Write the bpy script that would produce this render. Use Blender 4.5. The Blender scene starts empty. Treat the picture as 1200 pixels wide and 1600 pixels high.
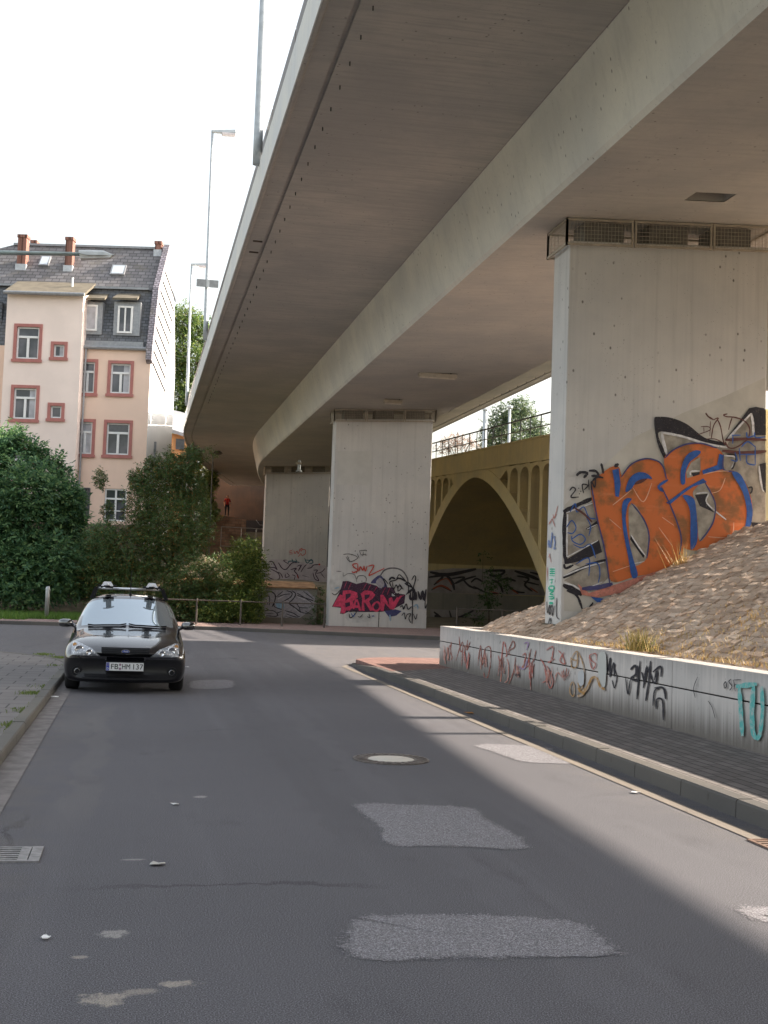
import bpy, bmesh, math, random
import numpy as np
from mathutils import Vector, Matrix, Quaternion
from mathutils.bvhtree import BVHTree
from math import sin, cos, tan, radians, pi, sqrt, hypot
random.seed(7); rng = np.random.default_rng(7)
SC = bpy.context.scene; COL = SC.collection
# ------------------------------------------------------------------ camera maths (photo pixels 1200x1600)
F = 1900.0; RHO = 0.035; H = 1.7; PITCH = radians(3.6561123784); YAW = radians(11.3160094657)
_f = Vector((sin(YAW)*cos(PITCH), cos(YAW)*cos(PITCH), sin(PITCH)))
_r0 = Vector((cos(YAW), -sin(YAW), 0)); _u0 = _r0.cross(_f)
_r = _r0*cos(RHO) + _u0*sin(RHO); _u = -_r0*sin(RHO) + _u0*cos(RHO)
EYE = Vector((0, 0, H))
def ray(x, y): return _f + _r*((x-600)/F) - _u*((y-800)/F)
def gz(x, y, z=0.0):
    d = ray(x, y); return EYE + d*((z-H)/d.z)
def gy(x, y, Y):
    d = ray(x, y); return EYE + d*(Y/d.y)
def gx(x, y, X):
    d = ray(x, y); return EYE + d*(X/d.x)
def gpl(x, y, p, n):
    d = ray(x, y); return EYE + d*((p-EYE).dot(n)/d.dot(n))
# ------------------------------------------------------------------ objects
ROOTM = {}
def tag(o, label=None, cat=None, group=None, kind=None):
    if label: o['label'] = label
    if cat: o['category'] = cat
    if group: o['group'] = group
    if kind: o['kind'] = kind
    return o
def thing(name, loc, label, cat, rz=0, group=None):
    o = bpy.data.objects.new(name, None); COL.objects.link(o)
    o.location = loc; o.rotation_euler = (0, 0, rz); o.empty_display_size = .3
    ROOTM[o.name] = Matrix.Translation(Vector(loc)) @ Matrix.Rotation(rz, 4, 'Z')
    return tag(o, label, cat, group)
class MB:
    def __init__(s): s.v = []; s.f = []; s.m = []; s.M = None; s.mi = 0
    def add(s, vs, fs, mi=None):
        b = len(s.v)
        for p in vs:
            p = Vector(p); s.v.append(s.M @ p if s.M else p)
        for f in fs: s.f.append([b+i for i in f]); s.m.append(s.mi if mi is None else mi)
    def box(s, x0, x1, y0, y1, z0, z1, mi=None):
        s.add([(x0,y0,z0),(x1,y0,z0),(x1,y1,z0),(x0,y1,z0),(x0,y0,z1),(x1,y0,z1),(x1,y1,z1),(x0,y1,z1)],
              [(0,3,2,1),(4,5,6,7),(0,1,5,4),(1,2,6,5),(2,3,7,6),(3,0,4,7)], mi)
    def hexa(s, p, mi=None): s.add(p, [(0,3,2,1),(4,5,6,7),(0,1,5,4),(1,2,6,5),(2,3,7,6),(3,0,4,7)], mi)
    def quad(s, a, b, c, d, mi=None): s.add([a,b,c,d], [(0,1,2,3)], mi)
    def poly(s, pts, mi=None): s.add(pts, [tuple(range(len(pts)))], mi)
    def prism(s, pts, dv, mi=None):
        n = len(pts); dv = Vector(dv); a = [Vector(p) for p in pts]
        s.add(a+[p+dv for p in a], [tuple(range(n))[::-1], tuple(range(n, 2*n))]+[(i,(i+1)%n,n+(i+1)%n,n+i) for i in range(n)], mi)
    def tube(s, path, r, n=8, mi=None, cap=True):
        path = [Vector(p) for p in path]; rs = r if isinstance(r, (list, tuple)) else [r]*len(path)
        vs = []; fs = []; up = None
        for i, p in enumerate(path):
            t = (path[min(i+1, len(path)-1)]-path[max(i-1, 0)]).normalized()
            if up is None: up = t.orthogonal().normalized()
            up = (up - t*up.dot(t)); up = up.normalized() if up.length > 1e-5 else t.orthogonal().normalized()
            w = t.cross(up)
            for k in range(n):
                a = 2*pi*k/n; vs.append(p + (up*cos(a)+w*sin(a))*rs[i])
        for i in range(len(path)-1):
            for k in range(n): fs.append((i*n+k, i*n+(k+1)%n, (i+1)*n+(k+1)%n, (i+1)*n+k))
        if cap: fs.append(tuple(range(n))[::-1]); fs.append(tuple(range((len(path)-1)*n, len(path)*n)))
        s.add(vs, fs, mi)
    def lathe(s, prof, c, axis='z', n=20, mi=None):
        vs = []; fs = []; c = Vector(c)
        for r, h in prof:
            for k in range(n):
                a = 2*pi*k/n
                q = Vector((r*cos(a), r*sin(a), h)) if axis == 'z' else (Vector((h, r*cos(a), r*sin(a))) if axis == 'x' else Vector((r*cos(a), h, r*sin(a))))
                vs.append(c+q)
        for i in range(len(prof)-1):
            for k in range(n): fs.append((i*n+k, i*n+(k+1)%n, (i+1)*n+(k+1)%n, (i+1)*n+k))
        fs.append(tuple(range(n))[::-1]); fs.append(tuple(range((len(prof)-1)*n, len(prof)*n)))
        s.add(vs, fs, mi)
    def build(s, name, mats, parent=None, smooth=False, label=None, bevel=0, recalc=True):
        me = bpy.data.meshes.new(name)
        M = ROOTM.get(parent.name) if parent else None
        vs = s.v
        if M is not None: I = M.inverted(); vs = [I @ p for p in s.v]
        me.from_pydata([tuple(p) for p in vs], [], s.f)
        if not isinstance(mats, (list, tuple)): mats = [mats]
        for m in mats: me.materials.append(m)
        me.polygons.foreach_set('material_index', s.m)
        me.polygons.foreach_set('use_smooth', [smooth]*len(s.f)); me.update()
        if recalc:
            bm = bmesh.new(); bm.from_mesh(me); bmesh.ops.recalc_face_normals(bm, faces=bm.faces); bm.to_mesh(me); bm.free()
        o = bpy.data.objects.new(name, me); COL.objects.link(o)
        if parent:
            o.parent = parent
            if M is not None: ROOTM[o.name] = M
        if bevel:
            b = o.modifiers.new('bevel', 'BEVEL'); b.width = bevel; b.segments = 2; b.limit_method = 'ANGLE'
        if label: o['label'] = label
        return o
def struct(o): o['kind'] = 'structure'; return o
def catmull(pts, closed=False, n=5):
    P = [Vector((p[0], p[1])) for p in pts]; out = []; N = len(P)
    if N < 3: return P
    for i in range(N if closed else N-1):
        if closed: a, b, c, d = P[(i-1)%N], P[i], P[(i+1)%N], P[(i+2)%N]
        else: a, b, c, d = P[max(i-1,0)], P[i], P[i+1], P[min(i+2,N-1)]
        for k in range(n):
            t = k/n; out.append(.5*((2*b)+(c-a)*t+(2*a-5*b+4*c-d)*t*t+(3*b-a-3*c+d)*t**3))
    if not closed: out.append(P[-1])
    return out
class Paint:
    """paint on a wall: outlines in the coordinates of one measured view of the wall, laid on the wall's own plane in thin coats"""
    def __init__(s, plane, x0, y0, sc, base=.003, step=.0007):
        s.plane = plane; s.x0, s.y0, s.sc = x0, y0, sc; s.off = base; s.step = step; s.mb = MB(); s.mats = []
    def P(s, a, b, extra=0): return s.plane(s.x0+a/s.sc, s.y0+b/s.sc, s.off+extra)
    def mi(s, m):
        if m not in s.mats: s.mats.append(m)
        return s.mats.index(m)
    def poly(s, pts, m, smooth=True, n=4):
        q = catmull(pts, True, n) if smooth else [Vector(p) for p in pts]
        s.mb.poly([s.P(p[0], p[1]) for p in q], s.mi(m)); s.off += s.step
    def stroke(s, pts, w, m, smooth=True, taper=True):
        q = catmull(pts, False, 5) if smooth and len(pts) > 2 else [Vector(p) for p in pts]
        if len(q) == 2: q = [q[0].lerp(q[1], t/4) for t in range(5)]
        L = []; n = len(q)
        for i, p in enumerate(q):
            t = (q[min(i+1,n-1)]-q[max(i-1,0)]); t = t.normalized() if t.length > 1e-6 else Vector((1,0))
            nn = Vector((-t.y, t.x))
            e = min(i, n-1-i); ww = w*.5*((.55+.45*min(1, e/2)) if taper else 1)*(1+.12*sin(i*1.7+p.x))
            L.append((p+nn*ww, p-nn*ww))
        vs = []
        for i, (a, b) in enumerate(L): vs += [s.P(a.x, a.y, i*.00006), s.P(b.x, b.y, i*.00006)]
        s.mb.add(vs, [(2*i, 2*i+1, 2*i+3, 2*i+2) for i in range(n-1)], s.mi(m)); s.off += s.step
    def build(s, name, parent, label): return s.mb.build(name, s.mats, parent, label=label, recalc=False)
# ------------------------------------------------------------------ materials
class NT:
    def __init__(s, name):
        s.mat = bpy.data.materials.new(name); s.mat.use_nodes = True; s.nt = s.mat.node_tree; s.nt.nodes.clear()
        s.out = s.N('ShaderNodeOutputMaterial'); s.p = s.N('ShaderNodeBsdfPrincipled'); s.L(s.p.outputs[0], s.out.inputs[0])
        g = s.N('ShaderNodeNewGeometry'); s.pos = g.outputs['Position']; s.geo = g
    def N(s, t, **k):
        n = s.nt.nodes.new(t)
        for a, b in k.items(): setattr(n, a, b)
        return n
    def L(s, a, b): s.nt.links.new(a, b)
    def setin(s, sock, v):
        if hasattr(v, 'is_output'): s.L(v, sock)
        else: sock.default_value = v
    def scale(s, v, sx, sy, sz):
        n = s.N('ShaderNodeVectorMath', operation='MULTIPLY'); s.setin(n.inputs[0], v); n.inputs[1].default_value = (sx, sy, sz); return n.outputs[0]
    def noise(s, scale, detail=3, rough=.55, vec=None, col=False, dist=0):
        n = s.N('ShaderNodeTexNoise'); s.L(vec or s.pos, n.inputs['Vector']); n.inputs['Scale'].default_value = scale
        n.inputs['Detail'].default_value = detail; n.inputs['Roughness'].default_value = rough; n.inputs['Distortion'].default_value = dist
        return n.outputs['Color' if col else 'Fac']
    def voro(s, scale, vec=None, feat='F1', out='Distance'):
        n = s.N('ShaderNodeTexVoronoi', feature=feat); s.L(vec or s.pos, n.inputs['Vector']); n.inputs['Scale'].default_value = scale; return n.outputs[out]
    def ramp(s, v, a, b, lo=0., hi=1.):
        n = s.N('ShaderNodeMapRange', interpolation_type='SMOOTHSTEP'); s.L(v, n.inputs[0])
        for i, x in enumerate((a, b, lo, hi)): n.inputs[1+i].default_value = x
        return n.outputs[0]
    def math(s, op, a, b=0., c=None):
        n = s.N('ShaderNodeMath', operation=op); s.setin(n.inputs[0], a); s.setin(n.inputs[1], b)
        if c is not None: s.setin(n.inputs[2], c)
        return n.outputs[0]
    def mix(s, f, a, b, mode='MIX'):
        n = s.N('ShaderNodeMix', data_type='RGBA', blend_type=mode); s.setin(n.inputs[0], f)
        for k, v in ((6, a), (7, b)):
            if isinstance(v, (tuple, list)): n.inputs[k].default_value = (v[0], v[1], v[2], 1)
            else: s.L(v, n.inputs[k])
        return n.outputs[2]
    def sep(s, v=None):
        n = s.N('ShaderNodeSeparateXYZ'); s.L(v or s.pos, n.inputs[0]); return n.outputs
    def bump(s, h, strength=.3, dist=.01):
        n = s.N('ShaderNodeBump'); s.L(h, n.inputs['Height']); n.inputs['Strength'].default_value = strength; n.inputs['Distance'].default_value = dist
        s.L(n.outputs[0], s.p.inputs['Normal'])
    def done(s, col, rough=.8, metal=0, **k):
        if isinstance(col, (tuple, list)): s.p.inputs['Base Color'].default_value = (col[0], col[1], col[2], 1)
        else: s.L(col, s.p.inputs['Base Color'])
        s.setin(s.p.inputs['Roughness'], rough); s.p.inputs['Metallic'].default_value = metal
        for a, b in k.items(): s.p.inputs[a.replace('_', ' ')].default_value = b
        return s.mat
def flat(name, c, rough=.6, metal=0, var=.12, sc=6., **k):
    t = NT(name); n = t.noise(sc, 4, .6)
    col = t.mix(t.ramp(n, .3, .7), tuple(x*(1-var) for x in c), tuple(min(1, x*(1+var)) for x in c))
    return t.done(col, rough, metal, **k)
def concrete(name, c, streak=.25, pits=.6, stain=.35, board=0., warm=(1.0, .96, .88), low=None, hdark=0.):
    t = NT(name)
    big = t.noise(.45, 4, .6); med = t.noise(2.6, 5, .62); fine = t.noise(38, 3, .6)
    col = t.mix(t.ramp(big, .3, .72), tuple(x*(1-stain*.5) for x in c), tuple(x*y for x, y in zip([x*1.06 for x in c], warm)))
    col = t.mix(t.math('MULTIPLY', t.ramp(med, .52, .75), stain*.6), col, tuple(x*.68 for x in c))
    st = t.noise(1.0, 4, .6, t.scale(t.pos, 5.5, 5.5, .16))
    col = t.mix(t.math('MULTIPLY', t.ramp(st, .5, .72), streak), col, tuple(x*.55 for x in c))
    st2 = t.noise(1.0, 3, .6, t.scale(t.pos, 17, 17, .3))
    col = t.mix(t.math('MULTIPLY', t.ramp(st2, .35, .7), streak*.45), col, tuple(x*.72 for x in c))
    sparse = t.ramp(t.noise(.8, 2), .42, .58)
    pv = t.voro(5.2, t.scale(t.pos, 1, 1, .7)); pit = t.math('MULTIPLY', t.ramp(pv, .15, .06), sparse)
    pv2 = t.voro(16); pit2 = t.math('MULTIPLY', t.ramp(pv2, .17, .07), t.ramp(t.noise(1.7, 2), .48, .6))
    pit = t.math('MAXIMUM', pit, t.math('MULTIPLY', pit2, .7))
    col = t.mix(t.math('MULTIPLY', pit, pits), col, (.07, .06, .05))
    h = t.math('ADD', t.math('MULTIPLY', fine, .5), t.math('MULTIPLY', pit, -.9))
    if board:
        b = t.noise(1.0, 3, .7, t.scale(t.pos, .6, 9, 9)); col = t.mix(t.math('MULTIPLY', t.ramp(b, .4, .68), board), col, tuple(x*.7 for x in c))
        b2 = t.noise(1.0, 3, .7, t.scale(t.pos, 2.5, 40, 40)); col = t.mix(t.math('MULTIPLY', t.ramp(b2, .66, .74), board*1.2), col, tuple(x*.5 for x in c))
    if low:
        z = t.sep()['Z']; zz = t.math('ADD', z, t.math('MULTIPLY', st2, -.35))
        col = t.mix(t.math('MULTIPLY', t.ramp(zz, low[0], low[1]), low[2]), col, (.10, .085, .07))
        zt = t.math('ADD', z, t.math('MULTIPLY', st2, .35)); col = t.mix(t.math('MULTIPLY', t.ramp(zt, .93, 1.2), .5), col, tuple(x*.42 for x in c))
    col = t.mix(t.math('MULTIPLY', fine, .22), col, tuple(x*.6 for x in c))
    t.bump(h, .35, .01)
    return t.done(col, .86, 0, Specular_IOR_Level=.25)
def asphalt(name, c, road=False, edge=False):
    t = NT(name)
    big = t.noise(.16, 4, .6); med = t.noise(1.3, 5, .65); sp = t.noise(150, 1, .5); sp2 = t.noise(330, 1, .5)
    col = t.mix(t.ramp(big, .3, .7), tuple(x*.86 for x in c), tuple(x*1.12 for x in c))
    col = t.mix(t.math('MULTIPLY', t.ramp(med, .5, .75), .35), col, tuple(x*.75 for x in c))
    if road:
        s = t.sep(); X, Y = s['X'], s['Y']
        lane = t.noise(1., 4, .6, t.scale(t.pos, 2.2, .09, 1)); col = t.mix(t.math('MULTIPLY', t.ramp(lane, .5, .7), .32), col, tuple(x*1.5 for x in c))
        wob = t.math('MULTIPLY', t.math('SUBTRACT', t.noise(1.4, 3), .5), .5)
        def band(x0, w, y0, y1, k, colr):
            nonlocal col
            d = t.math('ABSOLUTE', t.math('SUBTRACT', t.math('ADD', X, wob), x0)); m = t.ramp(d, w, w*.5)
            my = t.math('MULTIPLY', t.ramp(Y, y0-.6, y0+.6), t.ramp(Y, y1+.6, y1-.6))
            col = t.mix(t.math('MULTIPLY', t.math('MULTIPLY', m, my), k), col, colr)
        band(-.35, .16, 9, 17, .35, (.16, .15, .145)); band(1.55, .22, 8, 30, .4, tuple(x*.72 for x in c)); band(2.1, .16, 4, 30, .3, tuple(x*1.35 for x in c))
        def blob(cx, cy, rx, ry, k, colr, j=.9):
            nonlocal col
            dx = t.math('DIVIDE', t.math('SUBTRACT', X, cx), rx); dy = t.math('DIVIDE', t.math('SUBTRACT', Y, cy), ry)
            d = t.math('ADD', t.math('MULTIPLY', dx, dx), t.math('MULTIPLY', dy, dy))
            d = t.math('ADD', d, t.math('MULTIPLY', t.math('SUBTRACT', t.noise(16, 4, .7), .5), j*2.4))
            col = t.mix(t.math('MULTIPLY', t.ramp(d, 1.0, .1), k), col, colr)
        sand = (.52, .46, .38)
        blob(-.05, 5.17, .11, .10, .6, sand, 1.7); blob(.25, 5.34, .10, .05, .6, sand, 1.7); blob(.09, 5.25, .1, .05, .4, sand)
        blob(-.03, 6.1, .09, .08, .65, (.45, .43, .4), 1.6); blob(-.18, 5.75, .05, .03, .5, sand); blob(.05, 7.7, .09, .03, .55, (.4, .38, .36)); blob(.57, 9.92, .07, .07, .6, (.5, .47, .45))
        blob(-.6, 14.8, .35, 1.6, .25, (.2, .19, .18))
        wv = t.N('ShaderNodeVectorMath', operation='ADD'); t.L(t.pos, wv.inputs[0]); t.L(t.scale(t.noise(1.1, 4, .65, col=True), .9, .9, 0), wv.inputs[1])
        ed = t.voro(.23, wv.outputs[0], 'DISTANCE_TO_EDGE'); msk = t.ramp(t.noise(.21, 2), .50, .60)
        col = t.mix(t.math('MULTIPLY', t.math('MULTIPLY', t.ramp(ed, .010, .003), msk), .75), col, tuple(x*.35 for x in c))
        oil = t.noise(.9, 4, .6, t.scale(t.pos, 1.6, .7, 1)); col = t.mix(t.math('MULTIPLY', t.ramp(oil, .60, .72), .45), col, tuple(x*.55 for x in c))
        dirt = t.math('MULTIPLY', t.ramp(X, -.2, -.95), t.ramp(t.noise(3, 5, .7), .35, .65)); col = t.mix(t.math('MULTIPLY', dirt, .4), col, (.16, .14, .12))
        dirt2 = t.math('MULTIPLY', t.ramp(X, 3.9, 4.7), t.ramp(t.noise(3, 5, .7), .4, .7)); col = t.mix(t.math('MULTIPLY', dirt2, .5), col, (.19, .165, .14))
    col = t.mix(t.math('MULTIPLY', t.ramp(sp, .53, .66), .75), col, tuple(x*2.3 for x in c))
    col = t.mix(t.math('MULTIPLY', t.ramp(sp, .47, .34), .75), col, tuple(x*.3 for x in c))
    t.bump(t.math('ADD', sp, t.math('MULTIPLY', sp2, .6)), .3, .003)
    if edge:                                       # crumbling rim of a worn patch: the thin layer breaks up into grains
        at = t.N('ShaderNodeAttribute', attribute_name='rim'); g = t.noise(70, 3, .8); g2 = t.noise(9, 3, .6)
        a = t.math('ADD', at.outputs['Fac'], t.math('ADD', t.math('MULTIPLY', t.math('SUBTRACT', g, .5), 1.6), t.math('MULTIPLY', t.math('SUBTRACT', g2, .5), .7)))
        t.L(t.ramp(a, .42, .58), t.p.inputs['Alpha'])
    return t.done(col, .88, 0, Specular_IOR_Level=.3)
def paving(name, c, sx, sy, mortar, rot=0., var=.2):
    t = NT(name)
    mp = t.N('ShaderNodeMapping'); t.L(t.pos, mp.inputs[0]); mp.inputs['Rotation'].default_value[2] = rot
    b = t.N('ShaderNodeTexBrick'); t.L(mp.outputs[0], b.inputs[0]); b.inputs['Scale'].default_value = 1
    b.inputs['Brick Width'].default_value = sx; b.inputs['Row Height'].default_value = sy; b.inputs['Mortar Size'].default_value = mortar
    b.inputs['Color1'].default_value = (*[x*(1-var) for x in c], 1); b.inputs['Color2'].default_value = (*[x*(1+var) for x in c], 1)
    b.inputs['Mortar'].default_value = (*[x*.35 for x in c], 1)
    n = t.noise(3.1, 5, .65); f = t.noise(60, 3)
    col = t.mix(t.math('MULTIPLY', t.ramp(n, .45, .75), .45), b.outputs[0], tuple(x*.6 for x in c))
    col = t.mix(t.math('MULTIPLY', f, .25), col, tuple(x*.5 for x in c))
    t.bump(t.math('ADD', t.math('MULTIPLY', f, .3), t.math('MULTIPLY', b.outputs['Fac'], -.6)), .5, .01)
    return t.done(col, .85, 0, Specular_IOR_Level=.25)
def leafmat(name, cols, trans=.35):
    t = NT(name); r = t.geo.outputs['Random Per Island']
    cr = t.N('ShaderNodeValToRGB'); t.L(r, cr.inputs[0]); e = cr.color_ramp.elements
    while len(e) < len(cols): e.new(.5)
    for i, c in enumerate(cols): e[i].position = c[0]; e[i].color = (*c[1], 1)
    cr.color_ramp.interpolation = 'LINEAR'
    t.L(cr.outputs[0], t.p.inputs['Base Color']); t.p.inputs['Roughness'].default_value = .5; t.p.inputs['Specular IOR Level'].default_value = .35
    tr = t.N('ShaderNodeBsdfTranslucent'); t.L(cr.outputs[0], tr.inputs[0]); mx = t.N('ShaderNodeMixShader'); mx.inputs[0].default_value = trans
    t.L(t.p.outputs[0], mx.inputs[1]); t.L(tr.outputs[0], mx.inputs[2]); t.L(mx.outputs[0], t.out.inputs[0])
    return t.mat
M = {}
M['pier'] = concrete('pier_concrete', (.67, .66, .65), .34, .85, .26, warm=(1, .98, .95))
M['deck'] = concrete('deck_concrete', (.50, .485, .455), .14, .75, .40, board=.6, warm=(1, .97, .92))
M['web_skylit'] = concrete('skylit_web_concrete', (.72, .71, .665), .22, .7, .26, board=.1, warm=(1, .98, .93))  # sky light on the left girder web put into its paler colour
M['soffit'] = concrete('girder_concrete', (.55, .535, .50), .16, .7, .32, board=.35, warm=(1, .97, .92))
M['fascia'] = concrete('fascia_concrete', (.74, .75, .75), .2, .3, .2)
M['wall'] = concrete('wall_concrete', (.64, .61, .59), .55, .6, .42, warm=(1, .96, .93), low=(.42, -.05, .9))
M['kerb'] = concrete('kerb_stone', (.13, .125, .122), .1, .5, .5)
M['gutter'] = concrete('gutter_concrete', (.235, .21, .19), .1, .6, .5)
M['plinth'] = concrete('plinth_concrete', (.30, .29, .26), .6, .5, .6)
M['yellow'] = concrete('yellow_painted_concrete', (.60, .50, .29), .35, .4, .4, warm=(1, .95, .8))
M['asphalt'] = asphalt('road_asphalt', (.100, .098, .109), True)
M['patch'] = asphalt('worn_asphalt', (.185, .18, .195), edge=True)
M['paver'] = paving('dark_paving', (.205, .187, .18), .31, .13, .010, radians(90))
M['redpaver'] = paving('red_paving', (.26, .155, .135), .2, .1, .008, radians(45))
M['slab'] = paving('grey_slabs', (.20, .185, .18), .5, .5, .012, 0, .08)
M['farpave'] = paving('pinkish_paving', (.33, .235, .215), .3, .15, .008)
M['skirt'] = flat('grey_base_paint', (.17, .175, .185), .8)
M['steel'] = flat('galvanised_steel', (.44, .46, .47), .45, .6)
M['lampgrey'] = flat('lamp_grey', (.42, .45, .47), .5, .2)
M['darksteel'] = flat('dark_painted_steel', (.06, .065, .06), .5, .3)
M['rail'] = flat('railing_brown', (.10, .085, .075), .5, .3)
M['cage'] = flat('cage_frame', (.42, .37, .30), .6, .2)
M['cagemesh'] = flat('cage_interior', (.19, .175, .15), .9)
M['cast'] = flat('cast_iron', (.17, .15, .14), .6, .5, .25, 20)
M['lid'] = concrete('lid_concrete', (.62, .60, .57), 0, .5, .3)
M['hole'] = flat('dark_opening', (.012, .011, .010), .9)
M['earth'] = flat('earth', (.12, .10, .065), .95, var=.4, sc=2.)
M['brown'] = flat('rust_ledge', (.30, .17, .085), .9, var=.3, sc=3.)
M['ground'] = flat('rough_ground', (.10, .11, .06), .95, var=.35, sc=.4)
def stone_mat():
    t = NT('embankment_stone'); r = t.geo.outputs['Random Per Island']
    cr = t.N('ShaderNodeValToRGB'); t.L(r, cr.inputs[0]); e = cr.color_ramp.elements
    e[0].color = (.42, .315, .245, 1); e[1].color = (.70, .565, .46, 1); e.new(.5).color = (.55, .43, .345, 1)
    n = t.noise(9, 5, .65); f = t.noise(70, 3); col = t.mix(t.math('MULTIPLY', t.ramp(n, .45, .75), .45), cr.outputs[0], (.20, .15, .12)); big = t.noise(.7, 4, .6); col = t.mix(t.math('MULTIPLY', t.ramp(big, .42, .7), .4), col, (.42, .29, .20)); m2 = t.noise(1.9, 4, .65); col = t.mix(t.math('MULTIPLY', t.ramp(m2, .58, .74), .35), col, (.22, .20, .165))
    t.bump(t.math('ADD', n, t.math('MULTIPLY', f, .4)), .8, .03); return t.done(col, .9, 0, Specular_IOR_Level=.2)
M['stone'] = stone_mat()
M['deckroad'] = flat('bridge_roadway', (.09, .09, .092), .9)
PT = {}
def spray(name, c, var=.2):
    t = NT(name); n = t.noise(9, 4, .6); col = t.mix(t.ramp(n, .3, .7), tuple(x*(1-var) for x in c), tuple(min(1, x*(1+var)) for x in c))
    w = t.noise(26, 5, .75); w2 = t.noise(3.5, 4, .6); a = t.math('ADD', t.ramp(w, .30, .46, .45, 1), t.math('MULTIPLY', t.ramp(w2, .6, .75), -.22))
    t.L(a, t.p.inputs['Alpha']); return t.done(col, .75)                 # thin worn paint: the wall shows through in places
for k, c in dict(orange=(.62, .17, .045), blue=(.025, .10, .36), black=(.022, .020, .028), white=(.68, .68, .70), grey=(.30, .275, .235), buff=(.375, .36, .325), brown=(.11, .035, .03),
                 dblue=(.06, .06, .17), pink=(.62, .055, .13), plum=(.055, .022, .05), red=(.52, .07, .05), silver=(.36, .34, .37), lblue=(.28, .42, .55), teal=(.10, .45, .43),
                 green=(.03, .45, .28), rust=(.33, .12, .08), purple=(.35, .2, .42), dteal=(.05, .13, .16), ochre=(.42, .22, .06), mint=(.25, .38, .30), salmon=(.55, .22, .17), cream=(.5, .45, .35)).items():
    PT[k] = spray('spray_'+k, c)
def orange_mat():
    t = NT('spray_orange_worn'); a = t.noise(2.2, 5, .6); b = t.noise(1., 4, .6, t.scale(t.pos, 1.2, 1, 7))
    col = t.mix(t.ramp(a, .48, .66), (.60, .155, .04), (.27, .115, .04)); col = t.mix(t.math('MULTIPLY', t.ramp(b, .55, .75), .5), col, (.72, .27, .12)); return t.done(col, .7)
PT['orange'] = orange_mat()
def faded(name, c, back, k=.55):
    t = NT(name); n = t.noise(14, 4, .7); return t.done(t.mix(t.ramp(n, .32, .58, .35, min(1, k+.45)), back, c), .8)
for k in ('rust', 'salmon', 'purple', 'teal', 'ochre', 'lblue', 'red'): PT['f'+k] = faded('faded_'+k, tuple(PT[k].node_tree.nodes[0].bl_idname and {'rust':(.27,.075,.05),'salmon':(.5,.2,.15),'purple':(.33,.2,.4),'teal':(.10,.42,.40),'ochre':(.42,.22,.06),'lblue':(.3,.4,.55),'red':(.45,.10,.07)}[k]), (.56, .535, .515))
# ================================================================== SETTING
KX = 4.72; WX = 6.45; LX = -1.13
def sheet(name, pts, z, m, th=0.0):
    b = MB()
    if th: b.prism([(x, y, z-th) for x, y in pts], (0, 0, th))
    else: b.poly([(x, y, z) for x, y in pts])
    return struct(b.build(name, m))
sheet('ground', [(-900, -700), (900, -700), (900, 1500), (-900, 1500)], -.06, M['ground'])
sheet('road', [(-40, -14), (40, -14), (40, 47.6), (-40, 47.6)], 0, M['asphalt'])
# terrain rising behind the far pavement
def hz(x, y):
    s = min(1, max(0, (y-51.5)/13)); s = s*s*(3-2*s); left = 1-min(1, max(0, (x-2.2)/4)); left = left*left*(3-2*left)
    v = 3.4*s*left + (1-left)*(1.7*min(1, max(0, (y-52.3)/2.)) + .35*min(1, max(0, (y-56)/24)))
    if x > 11: v *= max(0, 1-(x-11)/1.5)
    return .11 + v + .03*sin(x*1.7+y)*sin(y*.9)*s
b = MB(); xs = np.arange(-60, 26.01, .8); ys = np.concatenate([np.arange(49.4, 70, .7), np.arange(70, 140, 3.)])
vs = [(x, y, hz(x, y) - (.5 if 7.7 < x < 17.9 and y < 52.4 else 0)) for y in ys for x in xs]; nx = len(xs)
b.add(vs, [(j*nx+i, j*nx+i+1, (j+1)*nx+i+1, (j+1)*nx+i) for j in range(len(ys)-1) for i in range(nx-1)])
struct(b.build('hillside', M['earth'], smooth=True))
# pavements
arc = [(KX-.0+1.6*(1-cos(a)), 26.6+1.6*sin(a)) for a in np.linspace(0, pi/2, 9)]
sheet('pavement', [(KX+.15, -10), (KX+.15, 23.2), (WX+.1, 24.6), (WX+.1, -10)], .13, M['paver'], .16)
sheet('corner_pavement', [(KX+.15, 23.2)]+[(x+.15*(1 if i == 0 else .6), y-.12) for i, (x, y) in enumerate(arc)]+[(30, 28.1), (30, 25.5), (WX+.1, 25.5), (WX+.1, 24.6)], .13, M['redpaver'], .16)
larc = [(LX-4.2*(1-cos(a)), 23.4+4.6*sin(a)) for a in np.linspace(0, pi/2, 11)]
sheet('left_pavement', [(-30, -10), (LX-.14, -10)]+[(x-.14, y-.1) for x, y in larc]+[(-30, 27.9)], .11, M['slab'], .16)
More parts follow.
